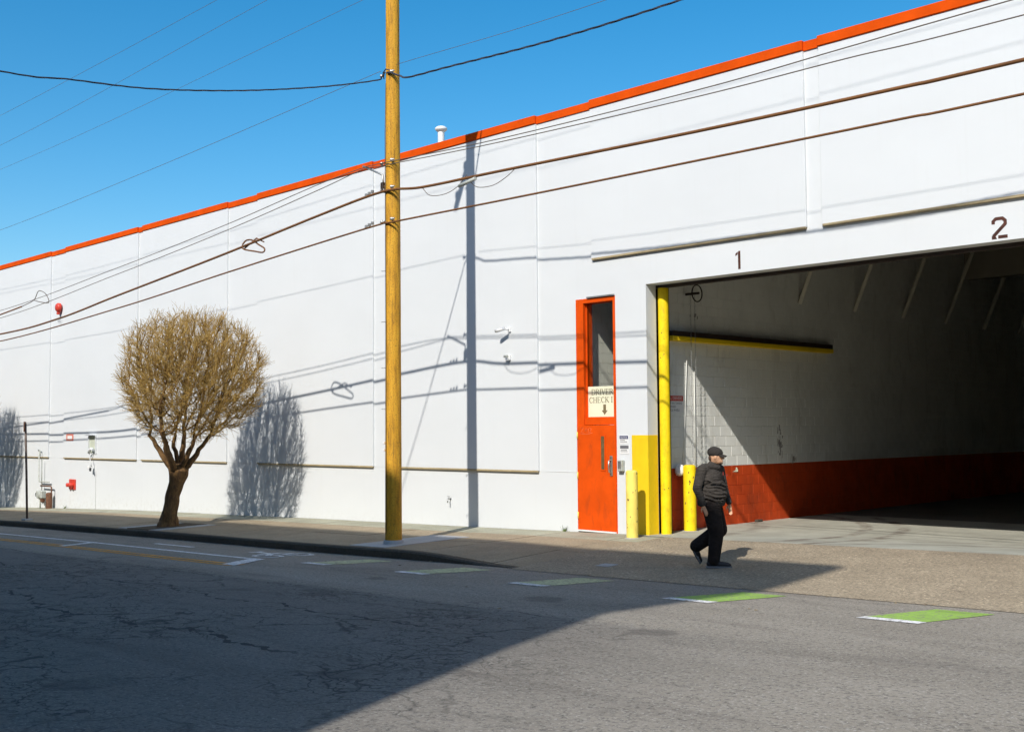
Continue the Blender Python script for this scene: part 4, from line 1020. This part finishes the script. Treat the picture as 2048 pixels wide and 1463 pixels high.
remeshed('body', body, .0075, M_SKIN, man, 2)
for dy in (-.030, .030):                                # eyes under the brim
    e = Vector(HD)+Vector((.082, -.04, .012))+Vector((.42, .80, 0)).normalized()*dy*1.0
    MB().lathe([(0, -.008), (.009, -.004), (.010, .002), (0, .008)], 10, c=tuple(e)).build('eye', M_BLACK, man)
remeshed('hair', [('ell', (HD[0]+.065, HD[1]-.032, HD[2]-.098), (.036, .042, .024), (0, .2, -.45)), ('ell', (HD[0]-.055, HD[1]+.02, HD[2]-.02), (.055, .07, .06), (0, .2, -.45))], .008, M_HAIR, man, 2)
hoodie = [('ell', (-.01, 0, 1.34), (.185, .235, .20), (0, 0, -.78)), ('ell', (.02, -.01, 1.13), (.225, .232, .24), (0, 0, -.78)), ('ell', (.0, 0, .98), (.215, .222, .10), (0, 0, -.78)), ('ell', (-.005, 0, .945), (.205, .215, .06), (0, 0, -.78)),
          ('cap', SR, SL, .085, .085), ('cap', (0, 0, 1.45), (.035, 0, 1.53), .13, .085),
          ('cap', SR, ER, .085, .068), ('cap', ER, (WR[0], WR[1], WR[2]+.02), .068, .047), ('cap', SL, EL, .085, .066), ('cap', EL, (WL[0]-.005, WL[1], WL[2]+.02), .066, .045),
          ('ell', (-.075, .05, 1.49), (.09, .13, .07), (0, .2, -.6)), ('cap', (.10, -.10, 1.50), (-.06, -.13, 1.52), .035, .045), ('cap', (.10, -.10, 1.50), (.13, .07, 1.50), .035, .04)]
# folds round the belly and sleeves
for k in range(7):
    z = 1.05+.045*k; a0 = -2.5+.3*(k % 3); pts = [( .02+.232*math.cos(a0+t*.22)*(1-.05*k*.2), -.01+.232*math.sin(a0+t*.22), z+.012*math.sin(t*1.1+k)-.006*t) for t in range(8)]
    for a, b in zip(pts[:-1], pts[1:]): hoodie.append(('cap', a, b, .012, .012))
remeshed('sweatshirt', hoodie, .010, M_HOOD, man, 3)
remeshed('trousers', [('cap', (-.01, -.06, 1.0), (.01, .06, 1.0), .155, .155), ('cap', (HR[0]+.01, HR[1], .93), KR, .145, .115), ('cap', KR, (AR[0]+.005, AR[1], AR[2]+.03), .112, .092), ('cap', HL, KL, .145, .118), ('cap', KL, (AL[0]+.02, AL[1], AL[2]+.035), .118, .098),
          ('cap', (-.02, -.1, .10), (.03, -.1, .085), .075, .07)], .010, M_TROU, man, 3)
sh = remeshed('shoe', [('cap', (-.06, -.10, .062), (.06, -.11, .07), .05, .05), ('cap', (.06, -.11, .055), (.20, -.135, .045), .048, .040), ('ell', (.21, -.137, .042), (.05, .045, .034), (0, 0, -.2))], .008, M_SHOE, man, 2)
v = [Vector(p) for p in ((-.115, -.055), (-.115, -.145), (-.03, -.155), (.10, -.165), (.20, -.185), (.262, -.165), (.268, -.12), (.23, -.09), (.10, -.065), (-.03, -.05))]
MB().add([(p.x, p.y, 0) for p in v]+[(p.x, p.y, .028) for p in v], [tuple(reversed(range(10))), tuple(range(10, 20))]+[(i, (i+1) % 10, 10+(i+1) % 10, 10+i) for i in range(10)]).build('sole', M_SOLE, sh)
heel = Vector((-.275, .13, .275)); toe = Vector((-.175, .125, .065))
sh2 = remeshed('shoe', [('cap', heel+Vector((.035, 0, -.02)), heel+(toe-heel)*.5+Vector((.025, 0, 0)), .05, .048), ('cap', heel+(toe-heel)*.5+Vector((.02, 0, 0)), toe+Vector((.01, 0, .02)), .046, .036)], .008, M_SHOE, man, 2)
dd = (toe-heel).normalized(); nn = Vector((dd.z, 0, -dd.x))
if nn.x > 0: nn = -nn
v = []
for t, w in ((-.02, .03), (.04, .042), (.12, .040), (.19, .046), (.24, .035), (.262, .012)):
    for sgn in (-1, 1): v.append((t, w*sgn))
ring_ = [v[i] for i in range(0, 12, 2)]+[v[i] for i in range(11, 0, -2)]
base_ = heel+nn*.012
lo = [base_+dd*a+Vector((0, b, 0)) for a, b in ring_]; hi = [p-nn*.026 for p in lo]
MB().add(lo+hi, [tuple(range(12)), tuple(reversed(range(12, 24)))]+[(i, 12+i, 12+(i+1) % 12, (i+1) % 12) for i in range(12)]).build('sole', M_SOLE, sh2)
capo = remeshed('cap', [('ell', (HD[0]-.008, HD[1]+.002, HD[2]+.06), (.122, .102, .09), (0, .22, -.45)), ('ell', (HD[0]-.03, HD[1]+.01, HD[2]+.045), (.10, .092, .06), (0, .22, -.45))], .008, M_CAPM, man, 2)
br = MB(); hf = Vector((.86, -.42, 0)).normalized(); hs = Vector((.42, .86, 0)).normalized(); vs = []
for i in range(7):
    t = i/6*2-1
    for k in range(4):
        u = k/3; p = Vector(HD)+hf*(.070+.10*u*math.sqrt(max(0, 1-.72*t*t)))+hs*(t*.082*(1-.18*u))+Vector((0, 0, .045-.030*u-.025*t*t)); vs.append(p)
br.add(vs+[p-Vector((0, 0, .007)) for p in vs], [(i*4+k, (i+1)*4+k, (i+1)*4+k+1, i*4+k+1) for i in range(6) for k in range(3)]+[(28+i*4+k+1, 28+(i+1)*4+k+1, 28+(i+1)*4+k, 28+i*4+k) for i in range(6) for k in range(3)]+[(i*4+3, (i+1)*4+3, 28+(i+1)*4+3, 28+i*4+3) for i in range(6)], True)
br.build('brim', M_CAPM, capo)
fr = Vector((.707, -.707, 0)); fs2 = Vector((.707, .707, 0)); ctr = Vector((.0, 0, 0))
def chest(name, s0, s1, z0, z1, d):
    p = [(s0, z0), (s1, z0), (s1, z1), (s0, z1)]
    MB().add([ctr+fr*d+fs2*a+Vector((0, 0, b)) for a, b in p], [(0, 1, 2, 3)]).build(name, M_LOGO, man)
chest('zip_pull', -.008, .012, 1.385, 1.44, .222); chest('chest_logo', .06, .12, 1.375, 1.395, .224)

# dead leaves and grit along the gutter
lm = MB(); rl = random.Random(5)
for k in range(260):
    x = rl.uniform(-40, -6); y = KY-abs(rl.gauss(0, .12))-.02 if rl.random() < .8 else rl.uniform(-9, KY); a = rl.uniform(0, 6.28); L = rl.uniform(.012, .04)
    z = zroad(x, y)+.008; d = Vector((math.cos(a), math.sin(a), 0)); q = Vector((-d.y, d.x, 0))*.5
    c = Vector((x, y, z)); lm.add([c-d*L, c+q*L+Vector((0, 0, rl.uniform(0, .012))), c+d*L, c-q*L], [(0, 1, 2, 3)])
tag(lm.build('gutter_litter', paint('dead leaf litter', (.30, .22, .12), .9, .3, 30, 0)), 'dead leaves and grit scattered along the gutter', 'litter', None, 'stuff')
